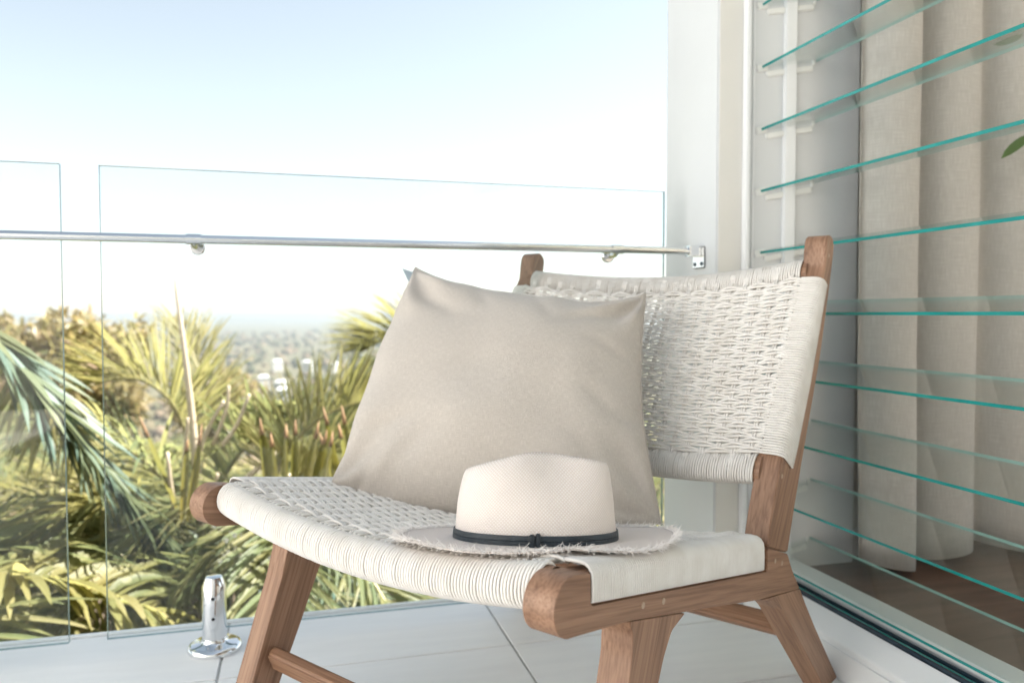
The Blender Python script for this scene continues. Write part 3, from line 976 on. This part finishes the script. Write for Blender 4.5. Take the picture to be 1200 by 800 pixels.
# rounded shoulder then sunken top
topring = [crown_pt(1, 2 * math.pi * k / NS) for k in range(NS)]
NTOP = 16
for j in range(1, NTOP + 1):
    q = j / NTOP
    for k in range(NS):
        ph = 2 * math.pi * k / NS
        x, y, z = topring[k]
        f = 1 - q
        ridge = .1045 - .0225 * ((x * f / (CA_ * .88)) ** 2 + .02) ** .65 + .006 * x / CA_
        k_ = math.sin(q * math.pi / 2)
        zz = z + (ridge - z) * min(1, k_ * 1.6) if ridge > z else z + (ridge - z) * k_
        V.append((x * f, y * f, zz)); UV.append((x * f + .3, y * f + .3))
F = []
for j in range(NH + NTOP):
    for k in range(NS):
        k2 = (k + 1) % NS
        F.append((j * NS + k, j * NS + k2, (j + 1) * NS + k2, (j + 1) * NS + k))
m.add(V, F)
me = m.mesh('crown', True); uvset(me, UV); link('crown', me, MAT['straw'], hat)
# brim
m = MB(); V = []; UV = []
NBR = 18
def brim_xy(q, ph):
    bx, by = ring(CA_, CB_, 0, ph)[:2]
    ox, oy = .180 * math.cos(ph), .156 * math.sin(ph)
    j_ = 1 + .012 * noise.noise((math.cos(ph) * 6, math.sin(ph) * 6, 3))
    return bx + (ox * j_ - bx) * q, by + (oy * j_ - by) * q
for j in range(NBR + 1):
    q = j / NBR
    for k in range(NS):
        ph = 2 * math.pi * k / NS
        x, y = brim_xy(q, ph)
        z = brim_z(CA_ + q * .075, ph) + .003 * (1 - q) ** 6
        z = z + (settle(x, y, z) - z) * min(1, q * 3)
        V.append((x, y, z)); UV.append((x, y))
m.add(V, [(j * NS + (k + 1) % NS, j * NS + k, (j + 1) * NS + k, (j + 1) * NS + (k + 1) % NS) for j in range(NBR) for k in range(NS)])
me = m.mesh('brim', True); uvset(me, UV); b_ = link('brim', me, MAT['straw'], hat)
sm = b_.modifiers.new('thick', 'SOLIDIFY'); sm.thickness = .0016
# frayed fibres around the brim
m = MB()
for i in range(3000):
    ph = rng.uniform(0, 2 * math.pi)
    q = rng.uniform(.95, 1.0)
    x, y = brim_xy(q, ph); z = settle(x, y, brim_z(CA_ + q * .075, ph)) + .0005
    a2 = ph + rng.normal(0, .7)
    ln = rng.uniform(.003, .011)
    d = np.array([math.cos(a2), math.sin(a2), rng.normal(.15, .35)])
    p = np.array([x, y, z])
    p2 = p + d * ln * .5; p3 = p + d * ln + np.array([rng.normal(0, .002), rng.normal(0, .002), rng.normal(0, .002)])
    w = rng.uniform(.00025, .0005)
    m.tube([p, p2, p3], [w, w, w * .4], (0, 0, 1), 3, caps=False)
tag(m.build('frayed_edge', MAT['fray'], hat), kind='stuff')
# band with stitched edge and knot
m = MB(); V = []
zz = [(.001, .0010), (.0014, .0022), (.0064, .0024), (.0068, .0017), (.0072, .0024), (.0126, .0022), (.0131, .0008)]
for z, off in zz:
    for k in range(NS):
        ph = 2 * math.pi * k / NS
        h = z / .10
        x, y, _ = crown_pt(h, ph)
        l = math.hypot(x, y); V.append((x * (1 + off / l), y * (1 + off / l), z + .0006))
m.add(V, [(j * NS + k, j * NS + (k + 1) % NS, (j + 1) * NS + (k + 1) % NS, (j + 1) * NS + k) for j in range(len(zz) - 1) for k in range(NS)])
band = m.build('hat_band', MAT['band'], hat, smooth=True, sharp=R(50))
ph = -R(90) + .02
x, y, _ = crown_pt(.05, ph)
m = MB(); m.box((x - .0065, y - .0062, -.0008), (x + .0005, y - .0015, .0158)); m.build('knot', MAT['band'], band, bevel=.0012)
m = MB(); m.box((x + .0015, y - .0068, .0005), (x + .0075, y - .0015, .0172)); m.build('knot', MAT['band'], band, bevel=.0012)

# ================================================================== VEGETATION
MAT['palm_a'] = leaf_mat('palm_leaf_green', [(.12, .165, .095), (.17, .205, .095), (.24, .235, .10), (.31, .28, .14)], (.41, .415, .16), .56, .48)
MAT['palm_b'] = leaf_mat('palm_leaf_yellow', [(.15, .17, .07), (.22, .215, .08), (.28, .25, .10), (.36, .31, .15)], (.44, .41, .14), .56, .5)
MAT['palm_c'] = leaf_mat('palm_leaf_sky_shade', [(.08, .14, .12), (.10, .155, .125), (.14, .18, .115), (.2, .2, .09)], (.26, .26, .10), .4, .42)  # bluish sky-lit shade put into the leaf colour
MAT['palm_dry'] = leaf_mat('palm_leaf_dry', [(.20, .13, .07), (.34, .24, .15), (.50, .40, .30), (.60, .50, .40)], (.5, .36, .2), .3, .6)
MAT['rachis'] = noise_mat('leaf_stem', (.16, .15, .05), (.30, .25, .12), 9, .4)
MAT['rachis_blue'] = noise_mat('leaf_stem_sky_shade', (.06, .10, .085), (.10, .14, .11), 9, .6)  # stem coloured with the same blue of sky-lit shade
MAT['trunk'] = noise_mat('palm_trunk', (.16, .12, .09), (.30, .25, .20), 6, .9, .6, 20, stretch=(1, 1, 6), bdist=.01)
MAT['bark'] = noise_mat('bark', (.10, .075, .055), (.2, .16, .12), 8, .95, .6, 30, bdist=.01)
MAT['mango'] = leaf_mat('mango_leaf', [(.15, .165, .075), (.24, .215, .095), (.34, .275, .15), (.46, .35, .26)], (.5, .40, .16), .5, .35)
MAT['under'] = leaf_mat('undergrowth_leaf', [(.13, .175, .105), (.18, .21, .11), (.25, .245, .12), (.36, .32, .18)], (.48, .43, .16), .52, .4)
MAT['spike'] = leaf_mat('upright_leaf', [(.10, .12, .02), (.15, .15, .03), (.20, .17, .035), (.24, .18, .05)], (.30, .24, .03), .25, .35)
MAT['tip'] = noise_mat('brown_leaf_tip', (.20, .11, .05), (.32, .18, .09), 30, .7)

def catmull(P, n):
    P = [np.array(p, float) for p in P]
    P = [2 * P[0] - P[1]] + P + [2 * P[-1] - P[-2]]
    out = []
    k = len(P) - 3
    for i in range(n):
        x = i / (n - 1) * k
        j = min(int(x), k - 1); t = x - j
        a, b, c, d = P[j:j + 4]
        out.append(.5 * ((2 * b) + (-a + c) * t + (2 * a - 5 * b + 4 * c - d) * t * t + (-a + 3 * b - 3 * c + d) * t ** 3))
    return np.array(out)

def leaflet(m, p, d, up_, L, W, droop, seg=4, twist=0.0):
    """one folded leaflet as its own island"""
    m.leaves.append((np.array(p), np.array(d), np.array(up_), L, W, droop, seg, twist))

def make_frond(parent, base, pts, Lmax, mat, W=.024, n=52, droop=.5, rise=.25, phi=.85, stem=.014, start=.16, stem_mat='rachis', lift_side=None, dry=0):
    """pts: world points along the stem; leaflets along both sides"""
    S = catmull(pts, 40)
    b = np.array(base)
    fr = MB()
    r_ = np.interp(np.linspace(0, 1, 40), [0, .15, 1], [stem, stem * .75, stem * .12])
    fr.tube(S - b, r_, (0, 0, 1), 6)
    fo = fr.build('frond_stem', MAT[stem_mat], parent, smooth=True)
    m = MB()
    tg = np.gradient(S, axis=0); tg /= np.linalg.norm(tg, axis=1)[:, None]
    n = int(n * 1.5)
    for i in range(n):
        u = start + (1 - start) * (i + .5) / n
        x = u * 39; j = min(int(x), 38); f = x - j
        p = S[j] * (1 - f) + S[j + 1] * f; t = tg[j]
        upv = np.array([0, 0, 1.]); sd_ = np.cross(t, upv)
        if np.linalg.norm(sd_) < .15: sd_ = np.array(rt)
        sd_ /= np.linalg.norm(sd_); nv = np.cross(sd_, t)
        pl = (math.sin(math.pi * min(1, (u * .82 + .14))) ** .6) * (1 if u < .9 else .85)
        for s in (-1, 1):
            if rng.uniform() < .07: continue
            ph_ = phi * (1 - .45 * u) + rng.normal(0, .13)
            L = Lmax * pl * rng.uniform(.85, 1.1)
            d = t * math.cos(ph_) + sd_ * s * math.sin(ph_) + nv * (rise + rng.normal(0, .16))
            leaflet(m, p - b, d, nv, L, W * .64 * rng.uniform(.65, 1.25), droop * rng.uniform(.4, 1.9), twist=s * rng.uniform(0, .4))
    m.build('leaflets', MAT[mat], fo, smooth=True)
    return fo

def auto_frond(c, az, el, L, droop, n=7):
    d = np.array([math.sin(az) * math.cos(el), math.cos(az) * math.cos(el), math.sin(el)])
    p = np.array(c, float); out = [p.copy()]
    for i in range(n):
        p = p + d * (L / n); out.append(p.copy())
        d = d + np.array([0, 0, -droop / n]); d /= np.linalg.norm(d)
    return out

def trunk(parent, base, top, r0, r1, mat='trunk', name='trunk'):
    m = MB()
    b, t = np.array(base, float), np.array(top, float)
    n = 26
    P = [b + (t - b) * i / n + np.array([.05 * math.sin(i * .5), .05 * math.cos(i * .37), 0]) * (1 - abs(2 * i / n - 1)) for i in range(n + 1)]
    rr = [(r0 + (r1 - r0) * i / n) * (1 + .06 * (i % 2)) for i in range(n + 1)]
    m.tube(np.array(P) - b, rr, (1, 0, 0), 10)
    return m.build(name, MAT[mat], parent, smooth=True)

def palm(crown, label, fronds, n_auto, mat, Lf=1.6, Lmax=.42, seed=0, az=(0, 6.28), el=(.2, 1.2), tr=.09, group='palms below the balcony', name='palm_tree', arc=(1.0, 1.8), **kw):
    c = Vector(crown)
    g = Vector((c.x + .2, c.y + .3, terrain_z(c.x + .2, c.y + .3) - .1))
    root = empty(name, g)
    tag(root, label, 'palm', group)
    trunk(root, g, c, tr * 1.25, tr * .8)
    rs = np.random.default_rng(seed)
    for F_ in fronds:
        k2 = dict(kw); k2.update(F_[1]); mt = k2.pop('mat', mat); lm = k2.pop('Lmax', Lmax)
        make_frond(root, g, F_[0], lm, mt, **k2)
    for i in range(n_auto):
        a = az[0] + (az[1] - az[0]) * (i + rs.uniform(.1, .9)) / n_auto
        pts = auto_frond(c, a, rs.uniform(*el), Lf * rs.uniform(.8, 1.15), rs.uniform(*arc))
        make_frond(root, g, pts, Lmax, mat, **kw)
    return root

# palm A: leaf tinted with blue-green sky shade that crosses the left edge, crown out of frame to the upper left
D = 2.75
pA = palm(at(-210, 300, 3.0), 'palm with thick shaded blue-green leaf stem slanting down at the left edge',
     [([at(-200, 330, 3.0), at(-80, 338, 2.85), at(5, 412, D), at(62, 478, D), at(118, 552, D + .05), at(170, 620, D + .15), at(205, 675, D + .25)],
       dict(stem=.030, Lmax=.34, n=60, phi=.34, rise=.02, droop=.12, W=.050, stem_mat='rachis_blue', start=.25, mat='palm_c')),
      ([at(60, 476, D), at(118, 550, D + .05), at(170, 618, D + .15), at(212, 680, D + .25)],
       dict(stem=.012, Lmax=.27, n=26, phi=1.25, rise=.15, droop=.8, W=.036, stem_mat='rachis_blue', start=.05, mat='palm_c')),
      ([at(-60, 350, 2.86), at(0, 416, D + .04), at(58, 482, D + .04), at(110, 550, D + .1)],
       dict(stem=.010, Lmax=.30, n=24, phi=1.3, rise=-.4, droop=1.0, W=.036, stem_mat='rachis', start=.15, mat='palm_b'))],
     5, 'palm_a', seed=1, az=(R(150), R(330)), Lf=1.5)
# palm B: broad backlit leaf low on the left
pB = palm(at(-190, 700, 2.55), 'palm with broad backlit yellow leaf arching low at the left edge',
     [([at(-190, 700, 2.5), at(-90, 672, 2.5), at(0, 675, 2.5), at(75, 688, 2.55), at(150, 708, 2.6), at(215, 745, 2.75)],
       dict(stem=.012, Lmax=.33, n=34, phi=1.25, rise=.45, droop=1.1, W=.075, start=.1, mat='palm_b')),
      ([at(-190, 700, 2.6), at(-80, 640, 2.8), at(60, 620, 3.0), at(160, 640, 3.1), at(260, 690, 3.2)],
       dict(stem=.012, Lmax=.40, n=40, phi=1.1, rise=.2, droop=1.2, W=.04, mat='palm_a'))],
     5, 'palm_a', seed=2, az=(R(-20), R(200)), el=(-.1, .5), Lf=1.3)
# palm C: tall fronds in the middle with the pale spear leaf
cC = at(230, 610, 3.7)
pC = palm(cC, 'palm with tall fan of fronds and pale upright spear leaf in the middle',
     [([at(230, 610, 3.7), at(222, 530, 3.65), at(205, 478, 3.6), at(172, 448, 3.55), at(135, 444, 3.5), at(95, 458, 3.45)], dict(Lmax=.46, n=60, rise=.55, phi=1.0, droop=.35, W=.017, mat='palm_b', start=.25)),
      ([at(232, 610, 3.7), at(240, 520, 3.8), at(236, 450, 3.9), at(222, 405, 4.0), at(205, 378, 4.1)], dict(Lmax=.36, n=50, rise=.1, phi=.7, droop=.3, W=.016, mat='palm_b', start=.3)),
      ([at(228, 615, 3.6), at(190, 560, 3.4), at(140, 520, 3.3), at(90, 505, 3.2), at(40, 520, 3.1)], dict(Lmax=.45, n=56, rise=.25, phi=1.0, droop=.8, W=.028, mat='palm_a')),
      ([at(232, 615, 3.65), at(275, 540, 3.6), at(315, 500, 3.5), at(350, 490, 3.4)], dict(Lmax=.40, n=44, rise=.4, phi=.9, droop=.5, W=.03, mat='palm_a')),
      ([at(228, 620, 3.6), at(180, 600, 3.3), at(120, 590, 3.1), at(60, 610, 3.0)], dict(Lmax=.40, n=50, rise=.2, phi=1.0, droop=.9, W=.028, mat='palm_b'))],
     8, 'palm_a', seed=3, el=(-.3, .45), Lf=1.4, Lmax=.42)
m = MB()
gC = np.array(pC.location)
Ssp = catmull([at(236, 612, 3.3), at(226, 500, 3.25), at(216, 410, 3.2), at(204, 316, 3.2)], 24)
m.tube(Ssp - gC, np.interp(np.linspace(0, 1, 24), [0, .3, .9, 1], [.022, .017, .008, .002]), (0, 1, 0), 7)
MAT['spear'] = noise_mat('spear_leaf', (.42, .33, .24), (.58, .48, .38), 4, .5, stretch=(1, 1, .3))
m.build('spear_leaf', MAT['spear'], pC, smooth=True)
# palm D: arching pale stem right of the middle
cD = at(322, 575, 3.2)
pD = palm(cD, 'palm with pale arching stem and feathery leaflets left of the pillow',
     [([at(320, 580, 3.2), at(332, 535, 3.2), at(362, 500, 3.2), at(400, 478, 3.2), at(450, 468, 3.2), at(510, 480, 3.2)], dict(Lmax=.36, n=64, rise=.75, phi=.95, droop=.25, W=.02, mat='palm_b', start=.08)),
      ([at(325, 580, 3.25), at(370, 540, 3.3), at(420, 520, 3.35), at(490, 515, 3.4)], dict(Lmax=.34, n=46, rise=.3, phi=1., droop=.6, W=.024, mat='palm_b')),
      ([at(320, 580, 3.2), at(300, 620, 3.0), at(255, 648, 2.9), at(205, 690, 2.8)], dict(Lmax=.32, n=44, rise=.2, phi=1., droop=.8, W=.026, mat='palm_a', stem=.010)),
      ([at(322, 585, 3.2), at(350, 640, 3.0), at(390, 690, 2.9), at(430, 740, 2.85)], dict(Lmax=.36, n=44, rise=.2, phi=1., droop=.5, W=.028, mat='palm_c'))],
     7, 'palm_a', seed=4, el=(-.5, .15), Lf=1.1, Lmax=.36)
# palm E: behind the pillow
pE = palm(at(540, 455, 6.2), 'palm whose feathery tips rise beside the upper left edge of pillow',
     [([at(540, 455, 6.2), at(500, 400, 6.1), at(455, 398, 6.0), at(425, 412, 6.0)], dict(Lmax=.62, n=60, rise=.5, phi=.9, droop=.3, W=.03, mat='palm_b')),
      ([at(540, 455, 6.2), at(490, 440, 6.1), at(450, 445, 6.0), at(405, 475, 5.9)], dict(Lmax=.6, n=60, rise=.3, phi=.95, droop=.6, W=.03, mat='palm_a'))],
     8, 'palm_a', seed=6, el=(0, .45), Lf=1.7, Lmax=.55)
# palm F and others further down the slope
far_palms = [((105, 660, 3.9), 'leafy palm low behind the gap between the two glass panels', 'palm_a', 41), ((20, 640, 4.4), 'low palm behind the left glass panel under the blue-green leaf', 'palm_b', 42), ((60, 590, 5.2), 'yellow-green palm further down the slope behind the left panel', 'palm_b', 7), ((150, 560, 6.5), 'palm on the slope behind the spear leaf palm', 'palm_a', 8),
             ((390, 600, 5.0), 'palm on the slope behind the front edge of the seat', 'palm_a', 9), ((300, 550, 7.5), 'small distant palm on the slope left of the pillow', 'palm_b', 10),
             ((790, 640, 4.2), 'palm seen through the gap between pillow and column', 'palm_a', 12), ((-20, 520, 7.0), 'palm on the slope at far left below the broad tree', 'palm_a', 14), ((450, 560, 6.5), 'palm on the slope hidden behind the pillow', 'palm_b', 15)]
for (px, py, d), lab, mt, sdd in far_palms:
    palm(at(px, py, d), lab, [], 13, mt, seed=sdd, el=(-.3, .5), Lf=1.6, Lmax=.46, W=.030, n=36, droop=.6)

# upright stiff leaves in front of the seat corner
def spiky(base_px, depth, n, label, seed, spread=40, hgt=(.22, .34)):
    b = at(base_px[0], base_px[1], depth)
    root = empty('upright_leaf_plant', b)
    tag(root, label, 'plant', 'stiff upright leaf plants')
    rs = np.random.default_rng(seed)
    for i in range(n):
        f = (i + .5) / n - .5
        p0 = np.array(rt) * (f * 2 * spread / FPX * depth * .6) + np.array([0, rs.uniform(-.08, .08), -.10])
        L = rs.uniform(*hgt)
        d = np.array([f * .5, rs.normal(0, .12), 1.0]) + np.array(rt) * rs.normal(0, .08)
        m = MB(); leaflet(m, p0, d, np.array([0, -1., .1]), L * .86, rs.uniform(.022, .034), .05, seg=5, twist=rs.normal(0, .5))
        # blunt the tip: keep it wide, the brown tip continues it
        lf = m.build('leaf', MAT['spike'], root, smooth=True)
        e = p0 + d / np.linalg.norm(d) * L * .74
        m = MB(); m.tube([e, e + d / np.linalg.norm(d) * L * .09, e + d / np.linalg.norm(d) * L * .2], [.0085, .006, .001], (0, 1, 0), 6)
        m.build('leaf_tip', MAT['tip'], lf, smooth=True)
spiky((345, 548), 2.5, 7, 'stiff yellow-green upright leaves with brown tips behind the seat corner', 21, 60)
spiky((425, 545), 2.6, 9, 'upright brown-tipped leaf clump beside the pillow corner', 22, 55)
spiky((215, 575), 2.9, 3, 'few long upright leaves at the foot of the spear leaf', 23, 20, (.3, .5))

# dry pale stalks leaning between the palms
dry = empty('dry_palm_stalks', at(270, 640, 3.0)); tag(dry, 'bleached dry palm stalks leaning between the green fronds', 'dry stalks')
for (a, b_2, w) in (((250, 590), (322, 530), .016), ((228, 545), (262, 470), .012), ((250, 520), (268, 452), .010), ((262, 520), (292, 462), .011), ((205, 600), (196, 530), .012), ((240, 600), (255, 555), .012), ((272, 600), (340, 556), .011), ((215, 560), (220, 490), .010)):
    d0 = rng.uniform(2.9, 3.3)
    p, q = at(*a, d0), at(*b_2, d0 - .1)
    m = MB(); bb = np.array(dry.location)
    mid_ = (np.array(p) + np.array(q)) / 2 + rng.normal(0, .012, 3)
    m.tube(catmull([p, mid_, q], 8) - bb, np.linspace(w, w * .6, 8), (0, 1, 0), 6)
    m.build('stalk', MAT['spear'], dry, smooth=True)

# white flower sprays low between the leaves
fls = empty('flowering_shrub', at(275, 690, 2.9)); tag(fls, 'small shrub with tiny white blossoms under the seat corner', 'shrub')
m = MB(); mf = MB(); bb = np.array(fls.location)
for i in range(420):
    p = np.array(at(rng.uniform(225, 345), rng.uniform(630, 745), rng.uniform(2.8, 3.4))) - bb
    leaflet(m, p, rng.normal(0, 1, 3), np.array([0, 0, 1.]), rng.uniform(.03, .07), .02, .3)
MAT['petal'] = noise_mat('white_petal', (.7, .66, .62), (.82, .8, .78), 50, .6)
for i in range(46):
    p = np.array(at(285 + rng.normal(0, 22), 645 + rng.normal(0, 22), rng.uniform(2.6, 2.9))) - bb
    for k in range(5):
        a = k * 2 * math.pi / 5
        leaflet(mf, p, np.array(rt) * math.cos(a) + np.array(up) * math.sin(a) - np.array(fw) * .3, -np.array(fw), .010, .007, .1)
m.build('foliage', MAT['under'], fls, smooth=True); mf.build('blossoms', MAT['petal'], fls)
mst = MB()
for i in range(6): mst.tube(catmull([np.array((rng.normal(0, .03), rng.normal(0, .03), -1.9)), np.array((rng.normal(0, .1), rng.normal(0, .1), -.6)), np.array((rng.normal(0, .2), rng.normal(0, .2), .1))], 8), np.linspace(.014, .005, 8), (0, 1, 0), 5)
mst.build('stems', MAT['bark'], fls, smooth=True)

# broadleaf tree at the upper left
def leafy_tree(label, base, lobes, nleaf, lsize, mat, seed, name='broadleaf_tree', group=None):
    rs = np.random.default_rng(seed)
    g = Vector((base[0], base[1], terrain_z(base[0], base[1]) - .2))
    root = empty(name, g); tag(root, label, 'tree', group)
    gb = np.array(g)
    cen = np.mean([np.array(c) for c, r in lobes], 0)
    fork = cen * .55 + gb * .45; fork[:2] = gb[:2] * .5 + cen[:2] * .5
    m = MB(); m.tube(catmull([gb, (gb + fork) / 2 + rs.normal(0, .15, 3), fork], 12) - gb, np.linspace(.28, .17, 12), (1, 0, 0), 10)
    tr = m.build('trunk', MAT['bark'], root, smooth=True)
    m = MB()
    for c, r in lobes:
        c = np.array(c)
        m.tube(catmull([fork, (fork + c) / 2 + rs.normal(0, .2, 3), c], 8) - gb, np.linspace(.11, .03, 8), (1, 0, 0), 7)
    m.build('limbs', MAT['bark'], tr, smooth=True)
    m = MB()
    tot = sum(r ** 2 for c, r in lobes)
    for c, r in lobes:
        nt = int(nleaf / 9 * r ** 2 / tot)
        for i in range(nt):
            d = rs.normal(0, 1, 3); d /= np.linalg.norm(d)
            rad = r * (.55 + .5 * rs.uniform() ** .5) * (1 + .28 * noise.noise(Vector(d * 2.2) + Vector(c)))
            tip = np.array(c) + d * rad * np.array([1, 1, .85])
            for k in range(9):
                a = rs.normal(0, 1, 3) + d * .9; a /= np.linalg.norm(a)
                leaflet(m, tip + rs.normal(0, .07, 3) - gb, a, d + rs.normal(0, .3, 3), lsize * rs.uniform(.7, 1.25), lsize * .36, .5, seg=4)
    m.build('crown', MAT[mat], root, smooth=True)
    return root
def lob(px, py, d, rpx): return (tuple(at(px, py, d)), rpx * d / FPX)
bt = at(60, 520, 13)
leafy_tree('broad tree with pinkish yellow-green crown behind the left glass panels', (bt.x, bt.y),
    [lob(30, 410, 12.5, 42), lob(85, 408, 12.8, 40), lob(130, 420, 13, 34), lob(-25, 430, 12.5, 50), lob(65, 460, 12.4, 50), lob(125, 470, 13, 36), lob(10, 480, 12.4, 50), lob(150, 402, 13.4, 24), lob(100, 440, 12.6, 44), lob(40, 440, 12.6, 44)], 9500, .19, 'mango', 31)
bt = at(260, 520, 15)
leafy_tree('smaller olive tree between the palm fronds left of the pillow', (bt.x, bt.y), [lob(255, 455, 15, 26), lob(285, 470, 15, 24), lob(235, 480, 15, 30), lob(270, 500, 15, 30)], 2200, .16, 'mango', 32)
bt = at(330, 540, 20)
leafy_tree('low green tree behind the arching palm stem', (bt.x, bt.y), [lob(320, 505, 20, 26), lob(355, 520, 20, 30), lob(390, 505, 20, 26), lob(430, 500, 20, 30)], 2200, .2, 'under', 33)

# undergrowth covering the slope under the palms
m = MB()
rs = np.random.default_rng(77)
NU = 22000
for i in range(NU):
    d = 2.3 + 24 * rs.uniform() ** 1.7
    a = YAW + rs.uniform(-R(42), R(36))
    x, y = d * math.sin(a), d * math.cos(a)
    if y < 2.15: continue
    z = terrain_z(x, y) + rs.uniform(0, 1) ** .4 * (2.5 + .09 * d + .5 * noise.noise((x * .9, y * .9, 2)))
    dd = np.array([rs.normal(0, .7), rs.normal(0, .7), rs.uniform(.0, 1.2)])
    leaflet(m, (x, y, z), dd, np.array([0, 0, 1.]) + rs.normal(0, .3, 3), rs.uniform(.18, .5) * (1 + d * .03), rs.uniform(.03, .09) * (1 + d * .03), rs.uniform(.2, 1.2))
tag(m.build('undergrowth', MAT['under'], smooth=True), 'tangled leafy undergrowth covering the slope below the palms', 'undergrowth', kind='stuff')

# far wood on the plain
ico = bmesh.new(); bmesh.ops.create_icosphere(ico, subdivisions=1, radius=1)
iv = np.array([v.co[:] for v in ico.verts]); ifc = [tuple(v.index for v in f.verts) for f in ico.faces]; ico.free()
m = MB()
for i in range(5200):
    d = 90 * (60 ** (rs.uniform() ** .72))
    a = YAW + rs.uniform(-R(40), R(22))
    x, y = d * math.sin(a), d * math.cos(a)
    s_ = rs.uniform(2.6, 6.5) * (1 + d / 2600)
    z = terrain_z(x, y) + s_ * .55
    jit_ = 1 + rs.normal(0, .16, (len(iv), 1))
    m.add(iv * jit_ * np.array([s_ * rs.uniform(.8, 1.5), s_ * rs.uniform(.8, 1.5), s_]) + np.array([x, y, z]), ifc)
MAT['wood_far'] = leaf_mat('far_canopy', [(.05, .065, .04), (.09, .09, .05), (.16, .125, .08), (.24, .17, .12)], (.1, .1, .03), .1, .8, .1)
tag(m.build('far_woodland', MAT['wood_far'], smooth=True), 'distant tree canopy spreading over the plain below the hill', 'woodland', kind='stuff')

# houses scattered in the wood
MAT['hw'] = noise_mat('house_render', (.6, .58, .55), (.72, .70, .67), .3, .8)
MAT['hr'] = noise_mat('pale_metal_roof', (.62, .63, .64), (.78, .78, .78), .3, .4)
MAT['hwin'] = noise_mat('house_window', (.04, .06, .08), (.08, .1, .12), .5, .1)
def cottage(px, py, d, w_, rot, lab):
    p = at(px, py, d)
    z = p.z
    root = empty('cottage', (p.x, p.y, z), rot)
    tag(root, lab, 'house', 'pale-roofed houses among the far trees')
    h_, dep = 4.5, w_ * .6
    m = MB(); m.box((-w_ / 2, -dep / 2, -12), (w_ / 2, dep / 2, h_)); m.build('wall', MAT['hw'], root)
    e = .6
    m = MB()
    V = [(-w_ / 2 - e, -dep / 2 - e, h_ + .02), (w_ / 2 + e, -dep / 2 - e, h_ + .02), (w_ / 2 + e, dep / 2 + e, h_ + .02), (-w_ / 2 - e, dep / 2 + e, h_ + .02), (-w_ / 4, 0, h_ + 2.6), (w_ / 4, 0, h_ + 2.6)]
    m.add(V, [(0, 1, 5, 4), (1, 2, 5), (2, 3, 4, 5), (3, 0, 4), (3, 2, 1, 0)]); m.build('roof', MAT['hr'], root)
    for k in (-1, 1):
        m = MB(); m.box((k * w_ / 4 - 1, -dep / 2 - .06, 1.2), (k * w_ / 4 + 1, -dep / 2 - .01, 2.8)); m.build('window', MAT['hwin'], root)
spots = [(309, 441, 800, 15, .2, 'bright house roof below the sea line, left of centre in the far wood'), (330, 447, 760, 17, -.4, 'wide pale house roof among the far trees beside a brighter one'), (285, 454, 620, 13, .6, 'pale house roof at the left edge of the far wood'),
         (332, 457, 610, 14, .1, 'bright low house roof nearest above the palm fronds'), (325, 421, 1100, 20, .3, 'small far house roof high in the wood, left one of a pair'), (360, 422, 1080, 18, -.2, 'small bright far house roof high in the wood, right one of a pair'),
         (392, 424, 1150, 18, .5, 'faint house roof in the far wood nearest the pillow'), (405, 447, 780, 14, .0, 'pale house roof low in the far wood close to the pillow')]
for (px, py, d, w_, ro, lab) in spots: cottage(px, py + 5, d * 1.15, w_ * .8, ro, lab)

# indoor plant, only one spray of leaves reaches into view
ip = empty('potted_plant', (1.52, 1.03, .1)); tag(ip, 'green leaf spray of a potted indoor plant at the right edge', 'plant')
MAT['house_leaf'] = leaf_mat('house_plant_leaf', [(.05, .11, .03), (.08, .15, .05), (.12, .19, .07)], (.2, .3, .06), .3, .3)
m = MB(); m.lathe([(.085, 0), (.10, .10), (.115, .2), (.118, .21), (.105, .21), (.10, .19)], sides=28); m.build('pot', MAT['concrete'], ip, smooth=True, sharp=R(40))
ib = np.array(ip.location)
tipc = np.array(at(1204, 168, 1.80))
m = MB(); m.tube(catmull([(0, 0, .18), (.02, -.02, .6), (.0, -.01, .9), tipc + np.array([.05, -.04, .0]) - ib], 14), np.linspace(.008, .003, 14), (0, 1, 0), 6); m.build('stem', MAT['rachis'], ip, smooth=True)
for (a, b_2, w) in (((1206, 160), (1172, 184), .022), ((1212, 152), (1176, 148), .016), ((1216, 150), (1248, 120), .024), ((1216, 165), (1250, 190), .024), ((1212, 140), (1222, 96), .022), ((1214, 175), (1218, 220), .022), ((1240, 150), (1275, 160), .02)):
    p, q = np.array(at(*a, 1.80)), np.array(at(*b_2, 1.78))
    m = MB(); L_ = np.linalg.norm(q - p)
    leaflet(m, p - ib, q - p, -np.array(fw) + np.array([0, 0, .5]), L_, w, .15, seg=5)
    m.build('leaf', MAT['house_leaf'], ip, smooth=True)

# ================================================================== AIR
m = MB(); m.box((-19000, -400, -126), (19000, 19000, 10.5))
hz, N, L, P = new_mat('haze_air')
N.remove(P)
pv = N.new('ShaderNodeVolumePrincipled')
pv.inputs['Color'].default_value = (.50, .545, .585, 1)
pv.inputs['Density'].default_value = .00017
pv.inputs['Anisotropy'].default_value = .2
L.new(pv.outputs[0], N['Material Output'].inputs['Volume'])
tag(m.build('haze', hz), 'pale sea haze over the plain', 'haze', kind='stuff')
scene.cycles.volume_bounces = 0
